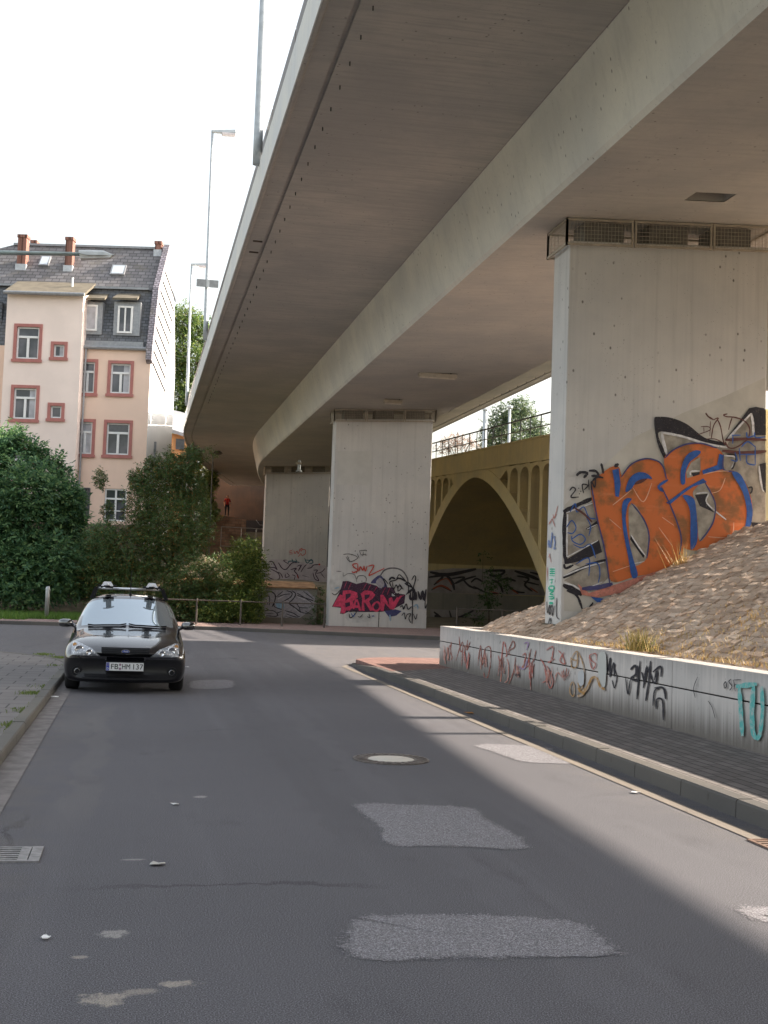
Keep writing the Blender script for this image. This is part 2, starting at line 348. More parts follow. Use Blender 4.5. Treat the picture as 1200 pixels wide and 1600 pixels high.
# kerbs
def kerb_line(name, path, w, h, m, stone=1.0, drop=None):
    """row of bevelled kerbstones with open joints along a path; the road side is on the path itself"""
    b = MB(); P = [Vector((x, y, 0)) for x, y in path]; L = [0]
    for i in range(1, len(P)): L.append(L[-1]+(P[i]-P[i-1]).length)
    def at(s):
        for i in range(1, len(P)):
            if s <= L[i] or i == len(P)-1: return P[i-1].lerp(P[i], (s-L[i-1])/(L[i]-L[i-1])), (P[i]-P[i-1]).normalized()
    s = 0
    while s < L[-1]-.05:
        e = min(s+stone, L[-1]); a, ta = at(s+.006); c, tc = at(e-.006); hh = h
        na = Vector((ta.y, -ta.x, 0))*w; nc = Vector((tc.y, -tc.x, 0))*w; jit = random.uniform(-.004, .004)
        h0 = h*(drop(s) if drop else 1)+jit; h1 = h*(drop(e) if drop else 1)+jit
        up = Vector((0, 0, 1)); bt = Vector((0, 0, -.05)); ch = .02
        def sec(p, n, hh): n1 = n.normalized(); return [p+bt, p+up*(hh-ch)+n1*.006, p+up*hh+n1*(ch if w > 0 else ch), p+up*hh+n, p+n+bt]
        A = sec(a, na, h0); B = sec(c, nc, h1)
        b.add(A+B, [(0,1,2,3,4), (9,8,7,6,5)]+[(i, (i+1) % 5, 5+(i+1) % 5, 5+i) for i in range(5)]); s = e
    return struct(b.build(name, m))
kerb_line('kerb', [(KX, -8), (KX, 26.6)]+arc[1:]+[(30, 28.2)], .15, .142, M['kerb'], 1.0, lambda s: 1-.72*min(1, max(0, (s-32.2)/2.4)))
kerb_line('left_kerb', [(LX, -8)]+larc+[(-30, 28)], -.14, .115, concrete('left_kerb_stone', (.17, .165, .155), .1, .5, .5), 1.0)
kerb_line('far_kerb', [(-40, 43.4), (-4.7, 45.2), (3.2, 45.1), (7.5, 43.0), (12, 40.9), (30, 33.6)][::-1], .14, .13, M['kerb'], 1.0)
sheet('far_pavement', [(-40, 43.55), (-4.7, 45.35), (3.25, 45.23), (7.55, 43.13), (12.05, 41.03), (30, 33.75), (30, 52), (-1, 51.5), (-40, 47.3)], .125, M['farpave'], .16)
# gutters (thin lighter strips beside the kerbs)
def strip(name, pl, pr, z, m):
    b = MB()
    for i in range(len(pl)-1): b.quad((*pl[i], z), (*pr[i], z), (*pr[i+1], z), (*pl[i+1], z))
    return struct(b.build(name, m))
strip('gutter', [(KX-.34, -8), (KX-.30, 26.2), (KX-.05, 26.9)], [(KX-.20, -8), (KX-.18, 26.2), (KX+.02, 26.9)], .006, M['gutter'])
strip('left_gutter', [(LX+.002, -8), (LX+.002, 23.2)], [(LX+.30, -8), (LX+.2, 23.2)], .006, flat('left_gutter_stone', (.17, .155, .15), .9, var=.25, sc=5))
# worn lighter repair patches in the asphalt
def patch(pts, z=.004):
    q = catmull(pts, True, 5); q = [p+Vector((random.uniform(-.018, .018), random.uniform(-.018, .018))) for p in q]
    cx = sum(q, Vector((0, 0)))/len(q); n = len(q); rings = []
    for d in (.10, .0, -.10, -.22): rings.append([(p.x+(p-cx).normalized().x*d, p.y+(p-cx).normalized().y*d, z) for p in q])
    b = MB(); b.add([p for r in rings for p in r]+[(cx.x, cx.y, z)], [(j*n+i, j*n+(i+1) % n, (j+1)*n+(i+1) % n, (j+1)*n+i) for j in range(3) for i in range(n)]+[(3*n+i, 3*n+(i+1) % n, 4*n) for i in range(n)])
    o = struct(b.build('asphalt_patch', M['patch'])); at = o.data.attributes.new('rim', 'FLOAT', 'POINT'); at.data.foreach_set('value', [0.]*n+[.4]*n+[.85]*n+[1.3]*n+[1.5])
def pxs(l): return [gz(*p).xy for p in l]
patch(pxs([(553,1257),(640,1257),(735,1262),(765,1280),(830,1325),(700,1324),(605,1320),(585,1290)]))
patch(pxs([(528,1470),(545,1438),(580,1430),(720,1428),(900,1438),(940,1462),(975,1492),(880,1497),(700,1500),(585,1502),(545,1494)]))
patch(pxs([(742,1163),(850,1167),(870,1176),(905,1193),(830,1192),(790,1183)]))
patch(pxs([(1148,1418),(1230,1420),(1260,1452),(1180,1440)]))
patch(pxs([(300,1064),(362,1063),(362,1075),(300,1076)]))
# grass verge beyond the cross street
def grass(name, n, place, h, wid, m, kind=None):
    P = np.array([place() for _ in range(n)]); hh = rng.uniform(.5, 1.15, n)*h; a = rng.uniform(0, 2*pi, n); w = rng.uniform(.6, 1.2, n)*wid
    ln = rng.normal(0, .35, (n, 2))*hh[:, None]; dx = np.stack([np.cos(a)*w, np.sin(a)*w], 1)
    V = np.zeros((n, 3, 3)); V[:, 0, :2] = P[:, :2]-dx; V[:, 1, :2] = P[:, :2]+dx; V[:, 2, :2] = P[:, :2]+ln; V[:, :2, 2] = P[:, 2:3]-.01; V[:, 2, 2] = P[:, 2]+hh
    o = fastmesh(name, V.reshape(-1, 3), 3, m)
    if kind: o['kind'] = kind
    return o
def fastmesh(name, V, k, m, parent=None):
    n = len(V)//k; me = bpy.data.meshes.new(name); me.vertices.add(len(V)); me.vertices.foreach_set('co', V.astype(np.float32).ravel())
    me.loops.add(len(V)); me.loops.foreach_set('vertex_index', np.arange(len(V), dtype=np.int32)); me.polygons.add(n)
    me.polygons.foreach_set('loop_start', np.arange(0, len(V), k, dtype=np.int32)); me.update(calc_edges=True); me.materials.append(m)
    o = bpy.data.objects.new(name, me); COL.objects.link(o)
    if parent: o.parent = parent
    return o
M['grass'] = leafmat('verge_grass', [(0, (.06, .13, .02)), (.5, (.11, .22, .035)), (1, (.17, .27, .06))])
M['drygrass'] = leafmat('dry_grass', [(0, (.42, .26, .10)), (.5, (.55, .38, .16)), (1, (.36, .30, .12))], .25)
M['weed'] = leafmat('weed_green', [(0, (.07, .13, .03)), (1, (.22, .26, .07))])
def verge():
    x = random.uniform(-16, .9); y = random.uniform(47.0 if x < -4 else 48.2, 52.5) - max(0, -x-5)*.1
    return (x, y, max(.12, hz(x, y)))
grass('verge_grass', 26000, verge, .26, .014, M['grass'], 'stuff')
# embankment of rough stone courses
SL = tan(radians(27.6)); EX = 7.35; EZ = .93; EY = 24.9
def ez(x, y):
    d = min(x-EX, (EY-y)*1.0+.9); return EZ + max(0, min(d, 10.2))*SL - (.10 if d < -.1 else 0)
b = MB(); gx_ = np.concatenate([[WX+.2, EX], np.arange(EX+.6, 18.6, .6), [30]]); gy_ = np.arange(-14, 26.01, .8)
vs = [(x, y, ez(x, y)-.05) for y in gy_ for x in gx_]; n = len(gx_)
b.add(vs, [(j*n+i, j*n+i+1, (j+1)*n+i+1, (j+1)*n+i) for j in range(len(gy_)-1) for i in range(n-1)])
b.mi = 1
cs, sn = cos(atan_ := math.atan(SL)), sin(math.atan(SL))
r = 0
while True:
    x = EX-.12+r*.125*cs
    if x > 16.5: break
    y = -1.5+random.uniform(0, .3)
    while y < 25.4:
        w = random.uniform(.16, .38); yc = y+w/2; d2 = (EY-yc)+.9
        if x-EX < d2+.1 and not (7.75 < x < 12.2 and 21.85 < yc < 23.05):
            z = EZ+(x-EX)*SL; hh = random.uniform(.012, .042); tl = random.uniform(-.008, .03); g = random.uniform(.006, .014)
            p = []
            for (dx, dy) in ((-.5, -.5), (.5, -.5), (.5, .5), (-.5, .5)):
                xx = dx*(.125-g)+random.uniform(-.008, .008); yy = yc+dy*(w-g)+random.uniform(-.015, .015)
                p.append((xx, yy))
            lo = [(x+xx*cs+sn*.06, yy, z+xx*sn-cs*.06) for xx, yy in p]
            hi = [(x+xx*.86*cs-sn*(hh+xx*tl*4), yc+(yy-yc)*.9, z+xx*.86*sn+cs*(hh+xx*tl*4)+random.uniform(-.006, .006)) for xx, yy in p]
            b.hexa(lo+hi)
        y += w
    r += 1
# far flank of the embankment
for k in range(60):
    yy = EY+.9-(k*.165)*cs
    if yy < 18: break
    x = 8.0 + random.uniform(0, .3)
    while x < 17:
        w = random.uniform(.22, .42); xc = x+w/2; z = EZ+(EY+.9-yy)*SL
        if xc-EX > (EY+.9-yy)+.05:
            hh = random.uniform(.02, .07)
            lo = [(xc+dx*w*.95, yy+dy*.15, z-dy*.15*SL-.05) for dx, dy in ((-.5,-.5),(.5,-.5),(.5,.5),(-.5,.5))]
            hi = [(xc+dx*w*.85, yy+dy*.13, z-dy*.13*SL+hh) for dx, dy in ((-.5,-.5),(.5,-.5),(.5,.5),(-.5,.5))]
            b.hexa(lo+hi)
        x += w
struct(b.build('embankment', [M['earth'], M['stone']]))
def bank(x0, x1, y0, y1):
    x = random.uniform(x0, x1); y = random.uniform(y0, y1); return (x, y, ez(x, y)+.01)
JY = [random.uniform(6, 18) for _ in range(40)]
def dry():
    if random.random() < .3: return bank(6.72, 7.4, 3, 20)
    if random.random() < .45:
        x = 7.2+random.random()**1.6*3.4; y = random.choice(JY)+random.gauss(0, .25); x = 7.2+round((x-7.2)/.111)*.111+random.gauss(0, .012); return (x, y, ez(x, y)+.0)
    c = random.choice([(7.3, 13.5), (7.7, 12.2), (7.4, 15.0), (8.3, 12.6), (7.4, 16.6), (8.9, 14.1), (7.6, 10.9), (8.4, 15.2), (9.6, 15.5), (7.3, 17.9)])
    x = random.gauss(c[0], .28); y = random.gauss(c[1], .5); x = min(max(x, 6.7), 11); return (x, y, ez(x, y)+.02)
grass('dry_grass', 9500, dry, .07, .007, M['drygrass'], 'stuff')
def tuft(name, c, r, n, h, m, label, cat):
    o = grass(name, n, lambda: (c[0]+random.gauss(0, r), c[1]+random.gauss(0, r), c[2]), h, .009, m); tag(o, label, cat); return o
tuft('grass_tuft', (7.05, 16.35, .97), .09, 170, .32, leafmat('tuft_leaf', [(0, (.20, .24, .06)), (.45, (.45, .36, .14)), (1, (.55, .40, .18))]), 'yellow-green grass tuft growing behind the top of the low graffiti wall', 'grass tuft')
tuft('grass_tuft', (10.1, 21.6, 2.22), .06, 70, .6, M['drygrass'], 'tall dry grass tuft on the stone bank in front of the orange lettering', 'grass tuft')
WC = [(gz(px, py, .11), n) for px, py, n in ((50, 1083, 5), (20, 1133, 3), (68, 1022, 3), (93, 1027, 3), (70, 1073, 1), (35, 1110, 2), (85, 1040, 1), (5, 1170, 2))]; WL = [c for c, n in WC for _ in range(n)]
def weed():
    if random.random() < .05: y = random.uniform(9, 23); return (LX-.14+random.gauss(0, .015), y, .105)
    c = random.choice(WL); return (min(LX-.15, c.x+random.gauss(0, .09)), c.y+random.gauss(0, .15), .108)
grass('weeds', 2000, weed, .028, .009, M['weed'], 'stuff')
# ================================================================== LOW WALL
t = thing('retaining_wall', (WX, 12, 0), 'low grey concrete wall with faded red tags along the right pavement', 'wall')
b = MB(); joints = [-8, -2.9, 2.1, 6.9, 11.2, 15.2, 18.97, 23.75, 25.6]
joints = [-8, -1.2, 3.9, 8.9, 13.95, 18.97, 23.75, 25.6]
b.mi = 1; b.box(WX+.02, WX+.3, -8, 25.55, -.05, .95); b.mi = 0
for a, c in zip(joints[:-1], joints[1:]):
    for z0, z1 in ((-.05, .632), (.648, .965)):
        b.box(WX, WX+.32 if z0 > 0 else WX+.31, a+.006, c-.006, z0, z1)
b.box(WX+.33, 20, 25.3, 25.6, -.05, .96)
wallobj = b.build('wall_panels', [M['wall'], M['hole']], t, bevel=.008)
W = Paint(lambda x, y, o: gx(x, y, WX-o), 680, 960, 3.75)
S = W.stroke
for pts, c in [([(75,240),(85,180),(95,260),(70,270)],'frust'),([(95,160),(90,220),(105,260)],'frust'),([(120,270),(160,160),(155,300)],'frust'),([(140,130),(150,220),(175,180),(170,250)],'frust'),([(190,150),(185,210),(205,160)],'frust'),
    ([(250,300),(265,180),(275,300),(290,200),(290,310)],'frust'),([(290,200),(320,190),(325,260),(310,360),(290,370),(285,340)],'frust'),([(370,240),(385,290),(400,160),(420,230),(410,250)],'fred'),
    ([(430,210),(455,155),(465,190),(430,215),(440,240)],'frust'),([(400,250),(390,330),(380,410)],'fsalmon'),([(420,260),(430,300),(425,380),(405,400)],'fsalmon'),([(470,250),(460,330),(430,410)],'frust'),
    ([(510,240),(530,230),(520,290),(510,310),(545,300),(550,250)],'fred'),([(560,200),(545,290),(575,270),(590,210)],'frust'),([(580,290),(560,380),(560,450)],'frust'),([(520,170),(545,165),(535,210)],'fpurple'),([(480,300),(520,320),(540,260)],'fpurple'),
    ([(615,260),(640,300),(650,380),(625,400)],'fred'),([(650,210),(690,190),(680,270),(660,280),(700,260)],'fred'),([(640,320),(670,430),(690,390),(670,330),(650,300)],'fred'),([(720,210),(745,240),(760,290),(730,270),(755,220)],'fred'),
    ([(700,400),(715,340),(745,370),(740,330)],'fsalmon'),([(795,250),(800,310),(830,300),(830,215),(800,260),(840,270)],'fochre'),([(840,220),(870,310),(870,400),(850,440),(835,400)],'fochre'),([(900,250),(920,320),(940,290),(915,270),(905,240),(940,230),(945,270)],'fred'),
    ([(790,420),(805,395),(815,430),(810,480),(790,460),(790,420)],'fochre')]: S(pts, 6, PT[c])
for k in range(8):
    x = 60+k*100+random.uniform(-18, 18); y = 150+k*22+random.uniform(0, 60); pts = []
    for j in range(7): pts.append((x+j*5+random.uniform(-9, 9), y+(j % 2)*random.uniform(40, 110)+random.uniform(-10, 20)))
    S(pts, 4, PT[('fsalmon', 'fred', 'fsalmon', 'frust')[k % 4]])
S([(830,480),(860,470),(890,430),(920,370),(950,380),(965,420),(995,440)], 14, PT['fochre']); S([(835,430),(855,455),(880,430)], 12, PT['fochre'])
W.poly([(955,240),(1000,235),(995,420),(960,380)], faded('faded_mint', (.42, .50, .44), (.56, .53, .51), -.2)); W.poly([(838,340),(870,335),(868,410),(842,410)], faded('faded_sky', (.45, .5, .56), (.56, .54, .52), -.1))
for k in range(3): S([(468+k*10,345),(470+k*10,362)], 6, PT['black'])
W2 = Paint(lambda x, y, o: gx(x, y, WX-o), 900, 1000, 4., base=.012)
S = W2.stroke; K = PT['black']
for pts, w in [([(192,105),(195,200),(215,110),(212,230),(235,140),(238,230)],8),([(245,150),(240,180),(255,230),(240,300),(225,250)],6),([(340,185),(370,160),(375,210),(345,240),(390,260)],14),([(385,160),(380,250)],10),([(400,130),(390,260),(380,370)],10),
    ([(410,200),(430,260),(440,170),(420,300)],12),([(465,130),(455,250),(435,380)],12),([(440,160),(465,220),(480,260)],10),([(480,200),(530,165),(530,230)],12),([(490,250),(505,190),(500,260),(475,260)],10),([(490,300),(545,300),(560,370)],12),
    ([(480,410),(490,320),(520,300)],9),([(500,430),(505,370),(540,380),(545,500)],11),([(310,240),(325,340),(340,240)],8),([(925,275),(935,260),(940,290),(928,300),(924,270)],6),([(970,245),(955,260),(975,290),(960,315)],6),([(985,250),(995,320)],6),([(985,250),(1030,248)],6),([(987,280),(1010,278)],5),
    ([(825,380),(850,420),(870,490)],4),([(760,230),(735,300),(745,360)],4)]: S(pts, w, K)
for pts, w in [([(1000,290),(1130,275)],36),([(1020,300),(1030,450),(1040,600)],26),([(1110,280),(1100,420),(1105,570),(1130,620)],30),([(1160,290),(1165,440),(1150,580),(1130,625)],24)]: S(pts, w, PT['fteal'])
W.build('tag_graffiti', t, 'faded rust-red scribbled tags on the far half of the low wall'); W2.build('spray_graffiti', t, 'black tags and dripping turquoise letters on the near half of the low wall')
# ================================================================== ROAD BRIDGE
def off(y):
    k = max(0, y-72); return k*k/196, .0085*(min(y, 78)-22) - (max(0, y-78)/25)**2*.8
def extrude(b, prof, ys, mi=0, skip=None, capends=False):
    n = len(prof); vs = []
    for y in ys:
        dx, dz = off(y); vs += [(x+dx, y, z+dz) for x, z in prof]
    fs = []
    for j in range(len(ys)-1):
        for i in range(n-1):
            if skip and skip(i, j): continue
            fs.append((j*n+i, j*n+i+1, (j+1)*n+i+1, (j+1)*n+i))
    if capends: fs += [tuple(range(n)), tuple(range((len(ys)-1)*n, len(ys)*n))[::-1]]
    b.add(vs, fs, mi)
YS = list(np.arange(-32, 62.1, 6))+list(np.arange(63, 104.1, 1.5))
t = BR = thing('road_bridge', (10, 40, 0), 'long grey concrete road bridge with deep box girder sweeping overhead to the left', 'bridge')
b = MB()
extrude(b, [(2.30,11.2),(2.30,10.43),(2.36,10.43),(2.40,10.47),(2.765,10.475),(2.765,10.53),(2.86,10.53),(2.86,10.475),(6.66,10.50),(6.9,10.62),(13.2,10.95),(13.42,10.85),(17.2,11.22),(17.2,11.28),(17.3,11.28),(17.3,11.22),(17.62,11.25),(17.7,11.2),(17.7,12.0),(17.4,12.0),(17.4,11.75),(2.6,10.95),(2.6,11.2),(2.30,11.2)], YS)
b.build('deck', M['deck'], t)
b = MB(); extrude(b, [(2.296,11.205),(2.27,11.205),(2.27,10.44),(2.296,10.44)], YS); extrude(b, [(2.27,11.205),(2.62,11.205),(2.62,11.25),(2.27,11.25),(2.27,11.206)], YS); b.build('fascia', M['fascia'], t)
HX0, HX1, HY0, HY1 = 9.55, 10.35, 20.05, 20.55
b = MB(); zs = lambda x: 8.94+.055*(x-7.1)
prof = [(6.68,10.56),(7.05,9.03),(7.12,8.95),(HX0,zs(HX0)),(HX1,zs(HX1)),(12.88,zs(12.88)),(12.95,9.35),(13.4,10.9)]
ys2 = sorted(YS+[HY0, HY1]); jh = ys2.index(HY0)
extrude(b, prof, ys2, skip=lambda i, j: i == 3 and j == jh)
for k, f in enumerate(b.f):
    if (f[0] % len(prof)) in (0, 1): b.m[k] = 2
b.mi = 1; z0, z1 = zs(HX0), zs(HX1)
b.quad((HX0,HY0,z0),(HX0,HY1,z0),(HX0,HY1,z0+.4),(HX0,HY0,z0+.4)); b.quad((HX1,HY0,z1),(HX1,HY1,z1),(HX1,HY1,z1+.4),(HX1,HY0,z1+.4))
b.quad((HX0,HY0,z0),(HX1,HY0,z1),(HX1,HY0,z1+.4),(HX0,HY0,z0+.4)); b.quad((HX0,HY1,z0),(HX1,HY1,z1),(HX1,HY1,z1+.4),(HX0,HY1,z0+.4)); b.quad((HX0,HY0,z0+.4),(HX1,HY0,z1+.4),(HX1,HY1,z1+.4),(HX0,HY1,z0+.4))
b.build('box_girder', [M['soffit'], M['deck'], M['web_skylit']], t)
b = MB()                                                            # dark low rail along the fascia, in panels
y = -30
while y < 100:
    dx, dz = off(y); dx2, dz2 = off(y+3.9)
    for z0, z1 in ((11.27, 11.34), (11.40, 12.06)):
        b.hexa([(2.40+dx,y,z0+dz),(2.45+dx,y,z0+dz),(2.45+dx2,y+3.9,z0+dz2),(2.40+dx2,y+3.9,z0+dz2),(2.40+dx,y,z1+dz),(2.45+dx,y,z1+dz),(2.45+dx2,y+3.9,z1+dz2),(2.40+dx2,y+3.9,z1+dz2)])
    b.box(2.45+dx, 2.53+dx, y+1.9, y+2.0, 11.2+dz, 12.1+dz); y += 4.0
b.build('guard_rail', M['rail'], t)
b = MB()                                                            # added unseen panel, lower edge shaped to set the road's shadow border
for y0_, y1_, za, zb_ in ((-32, 5, 8.5, 8.5), (5, 12, 8.5, 8.38), (12, 25, 8.38, 7.95), (25, 38, 7.95, 7.85)):
    b.hexa([(17.72,y0_,za),(17.80,y0_,za),(17.80,y1_,zb_),(17.72,y1_,zb_),(17.72,y0_,11.9),(17.80,y0_,11.9),(17.80,y1_,11.9),(17.72,y1_,11.9)])
b.build('added_shade_panel', M['fascia'], t)
pin = None; y = 8.3
while y < 62:
    if pin is None:
        q = MB(); q.tube([(0,0,0),(0,0,-.075)], .012, 6); pin = q.build('drip_pin', M['darksteel'], None); o = pin
    else: o = pin.copy(); COL.objects.link(o)
    o.parent = BR; o.location = Vector((3.06, y, 10.48+off(y)[1]))-Vector((10, 40, 0)); y += 1.02
y = 40.
while y < 62: o = pin.copy(); COL.objects.link(o); o.parent = BR; o.location = Vector((17.05, y, 11.21+off(y)[1]))-Vector((10, 40, 0)); y += 1.3
for yy in (30.9, 32.0): q = MB(); q.box(2.50, 2.74, yy-.025, yy+.025, 10.44+off(yy)[1], 10.48+off(yy)[1]); q.build('drip_bracket', M['rail'], t)
q = MB(); p = gz(996, 32, 10.2)
q.lathe([(.0,-.02),(.05,-.02),(.05,.06),(0,.06)], (6.80,12.55,9.98), 'x', 10); q.build('drain_outlet', M['darksteel'], t)
for (yy, rr) in ((17.25, .15), (15.5, .09)): q = MB(); q.tube([(17.3, yy, 11.25), (17.3, yy, 5)], rr, 10); q.build('downpipe_or_shadow_pole', M['steel'], t)  # unseen pipes added to cast two narrow shadow bars across the road
for px, py, x in ((620,440,6.86),(562,508,6.86),(440,640,6.86)):
    p = gx(px, py, x); q = MB(); q.tube([(p.x+.1,p.y,p.z),(p.x-.05,p.y,p.z+.02),(p.x-.03,p.y,p.z-.16)], .02, 6); q.build('drain_spout', M['darksteel'], t)
# light fittings under the soffit
def soffit_lamp(x, y, w, label, m, hang=0):
    z = zs(x)+off(y)[1]; a = thing('soffit_lamp', (x, y, z), label, 'light fitting'); q = MB()
    q.box(x-w/2, x+w/2, y-.11, y+.11, z-.16-hang, z-.02-hang); q.build('housing', m, a, bevel=.02)
    q = MB(); q.box(x-w/2+.05, x+w/2-.05, y-.08, y+.08, z-.19-hang, z-.162-hang); q.build('diffuser', flat('lamp_diffuser', (.55,.5,.42), .4), a)
    for s in (-1, 1): q = MB(); q.tube([(x+s*w*.35, y, z+.03), (x+s*w*.35, y, z-.03-hang)], .02, 6); q.build('hanger', M['darksteel'], a)
soffit_lamp(9.85, 40.6, 1.35, 'pale strip light fixed under the box girder before the middle pier', flat('lamp_case', (.40,.37,.31), .6))
soffit_lamp(9.65, 47.2, .75, 'small dark strip light under the girder just above the middle pier', M['cage'])
a = thing('pipe_bracket', (8.95, 70.5, 9.0), 'small grey pipe end hanging from the soffit beside the farthest pier', 'pipe'); q = MB()
q.tube([(8.95,70.5,9.1),(8.95,70.5,8.45)], .10, 10); q.build('pipe', M['steel'], a); q = MB(); q.lathe([(.05,0),(.22,.02),(.22,.12),(.05,.14)], (8.95,70.5,8.83), 'z', 12); q.build('collar', M['cage'], a); q = MB(); q.lathe([(.05,0),(.19,.02),(.17,.09),(.05,.1)], (8.95,70.5,8.40), 'z', 12); q.build('rim', M['steel'], a)
# ------------------------------------------------------------------ piers
PX0, PX1 = 7.88, 12.06
def pier(y0, zb, label):
    dz = off(y0)[1]
    a = thing('bridge_pier', (10, y0+.45, 0), label, 'pier', 0, 'concrete piers under the road bridge'); b = MB()
    zt0, zt1 = 8.56+dz, 8.80+dz
    b.hexa([(PX0,y0,zb),(PX1,y0,zb),(PX1,y0+.9,zb),(PX0,y0+.9,zb),(PX0,y0,zt0),(PX1,y0,zt1),(PX1,y0+.9,zt1),(PX0,y0+.9,zt0)]); b.build('shaft', M['pier'], a, bevel=.02)
    for k in range(3):
        q = MB(); xc = PX0+.75+k*1.35; q.box(xc-.4, xc+.4, y0+.12, y0+.78, zt0+.05*k+.0, zs(xc)-.005+dz); q.build('bearing', M['cagemesh'], a)
    e = .10; xs = [PX0-e, PX0+1.27, PX0+2.92, PX1+e]; r = .028
    cg = MB(); ins = MB()
    def zz(x): return (zt0-.12+(x-PX0)*.055, zs(x)-.01+dz)
    def fr(x0, ya, x1, yb):
        (a0, a1), (b0, b1) = zz(x0), zz(x1)
        for p, q_ in (((x0,ya,a0+r),(x1,yb,b0+r)),((x0,ya,a1-r),(x1,yb,b1-r)),((x0,ya,a0),(x0,ya,a1)),((x1,yb,b0),(x1,yb,b1))): cg.tube([p, q_], r, 4)
        dxv = Vector((x1-x0, yb-ya, 0)); L = dxv.length; dxv.normalize(); n = int(L/.07)
        for i in range(1, n): ins.tube([(x0+dxv.x*L*i/n, ya+dxv.y*L*i/n, a0+(b0-a0)*i/n), (x0+dxv.x*L*i/n, ya+dxv.y*L*i/n, a1+(b1-a1)*i/n)], .0045, 3)
        for i in range(1, 7): ins.tube([(x0,ya,a0+(a1-a0)*i/7),(x1,yb,b0+(b1-b0)*i/7)], .004, 3)
    for k in range(3): fr(xs[k]+.035*(k > 0), y0-e, xs[k+1]-.035*(k < 2), y0-e)
    fr(PX0-e, y0-e, PX0-e, y0+.9+e); fr(PX1+e, y0-e, PX1+e, y0+.9+e); fr(PX0-e, y0+.9+e, PX1+e, y0+.9+e)
    c = cg.build('bearing_cage', M['cage'], a); ins.build('wire_mesh', M['cage'], c)
    return a
P1 = pier(22.0, .3, 'nearest wide concrete pier painted with big orange letters on the stone bank')
P2 = pier(50.3, -.1, 'middle concrete pier with pink lettering at its foot beside the cross street')
P3 = pier(78.7, .8, 'farthest concrete pier with silver grey lettering behind the railings')
q = MB(); q.prism([(7.872,21.97,.80),(7.872,21.97,1.10),(12.09,21.97,3.30),(12.09,21.97,2.9)], (0,.028,0)); q.box(7.845, 7.878, 21.97, 22.92, .80, 1.09); q.build('base_skirting', M['skirt'], P1)
q = MB(); q.box(10.0-.012, 10.0+.012, 50.29, 50.299, .1, 1.15); q.build('joint_seam', M['hole'], P2)
# ---- big orange piece (pier 1)
G = Paint(lambda x, y, o: gy(x, y, 22.0-o), 880, 640, 3.75); PL = G.poly; S = G.stroke
buff = flat('cover_paint', (.555, .535, .49), .85, var=.12, sc=1.5)
PL([(1185,-190),(1187,690),(900,830),(500,1030),(170,1190),(5,1180),(8,560),(160,400),(420,160),(700,20),(950,-80)], buff, False)
gre = flat('spray_grey_worn', (.33, .30, .255), .8, var=.3, sc=4)
PL([(15,600),(185,535),(270,680),(260,900),(300,950),(230,1020),(115,1055),(5,1000),(120,930),(15,890)], gre, False)
PL([(570,140),(700,165),(830,205),(950,220),(1090,20),(1185,0),(1185,665),(1090,690),(900,500),(620,280),(600,270)], gre, False)
PL([(15,880),(210,762),(228,835),(110,885),(25,905)], K, False); PL([(130,700),(200,650),(205,672),(150,705)], K, False)
for p, w in [([(0,598),(90,556),(172,520)],24),([(10,600),(8,750),(16,905)],26),([(5,905),(15,930),(60,910)],14),([(0,985),(110,930),(250,880)],22),([(0,1025),(50,1050),(110,1085)],30),([(20,1060),(80,1090),(112,1170)],14),([(150,1170),(175,1130)],14)]: S(p, w, K)
for p, w in [([(26,612),(22,740),(22,862)],10),([(22,864),(205,766)],8),([(20,604),(110,570),(180,545)],8),([(0,976),(110,930),(240,893)],9),([(0,1015),(60,1030),(115,1055),(230,1010)],9),([(140,700),(200,672)],6)]: S(p, w, PT['white'])
PL([(533,60),(560,42),(640,50),(730,88),(830,165),(950,195),(940,212),(830,190),(700,158),(575,128),(560,165),(605,265),(590,285),(550,190)], K)
for p, w in [([(578,140),(590,200),(607,262)],18),([(575,133),(690,155),(830,198),(960,222)],13)]: S(p, w, PT['white'])
PL([(945,180),(1020,85),(1090,-8),(1130,-16),(1175,-8),(1188,5),(1188,150),(1125,150),(1110,30),(1095,30),(960,182)], K, False)
for p, w in [([(965,170),(1030,100),(1102,22)],12),([(1102,22),(1112,80),(1114,150)],14),([(1150,330),(1160,420),(1175,480)],14),([(940,270),(1010,280),(985,345)],10)]: S(p, w, PT['white'])
PL([(1150,320),(1188,310),(1188,490),(1172,470)], K, False); PL([(1100,660),(1185,665),(1110,690)], K, False)
S([(960,262),(1010,270),(1000,330),(985,350)], 10, K); S([(1080,460),(1105,455),(1105,480),(1090,495)], 9, K)
O = PT['orange']; B = PT['blue']
PL([(160,445),(225,375),(285,335),(328,338),(345,385),(400,322),(480,288),(550,298),(588,335),(612,410),(572,440),(640,590),(690,740),(695,860),(560,948),(420,978),(280,1005),(245,830),(195,640)], O)
PL([(590,290),(640,240),(720,203),(810,198),(890,222),(935,262),(940,350),(1000,358),(1065,420),(1102,520),(1108,620),(1082,705),(1010,765),(830,815),(760,825),(690,800),(670,740),(640,600),(605,530),(570,450),(610,410)], O)
PL([(85,1020),(150,1075),(430,985),(650,915),(560,995),(350,1072),(200,1102),(110,1085)], PT['salmon'], False)
PL([(385,575),(420,558),(470,640),(503,740),(495,850),(470,892),(410,905),(388,725)], gre); PL([(720,365),(750,310),(802,278),(806,360),(760,392),(725,402)], gre, False)
PL([(762,478),(830,430),(882,520),(892,620),(862,700),(800,772),(785,640),(772,540)], gre)
PL([(750,372),(800,366),(800,380),(762,392)], K, False); PL([(772,500),(850,492),(840,548),(885,602),(800,565)], K, False)
PL([(400,440),(445,408),(492,404),(455,432)], PT['brown']); PL([(395,735),(480,850),(470,870),(392,760)], K, False)
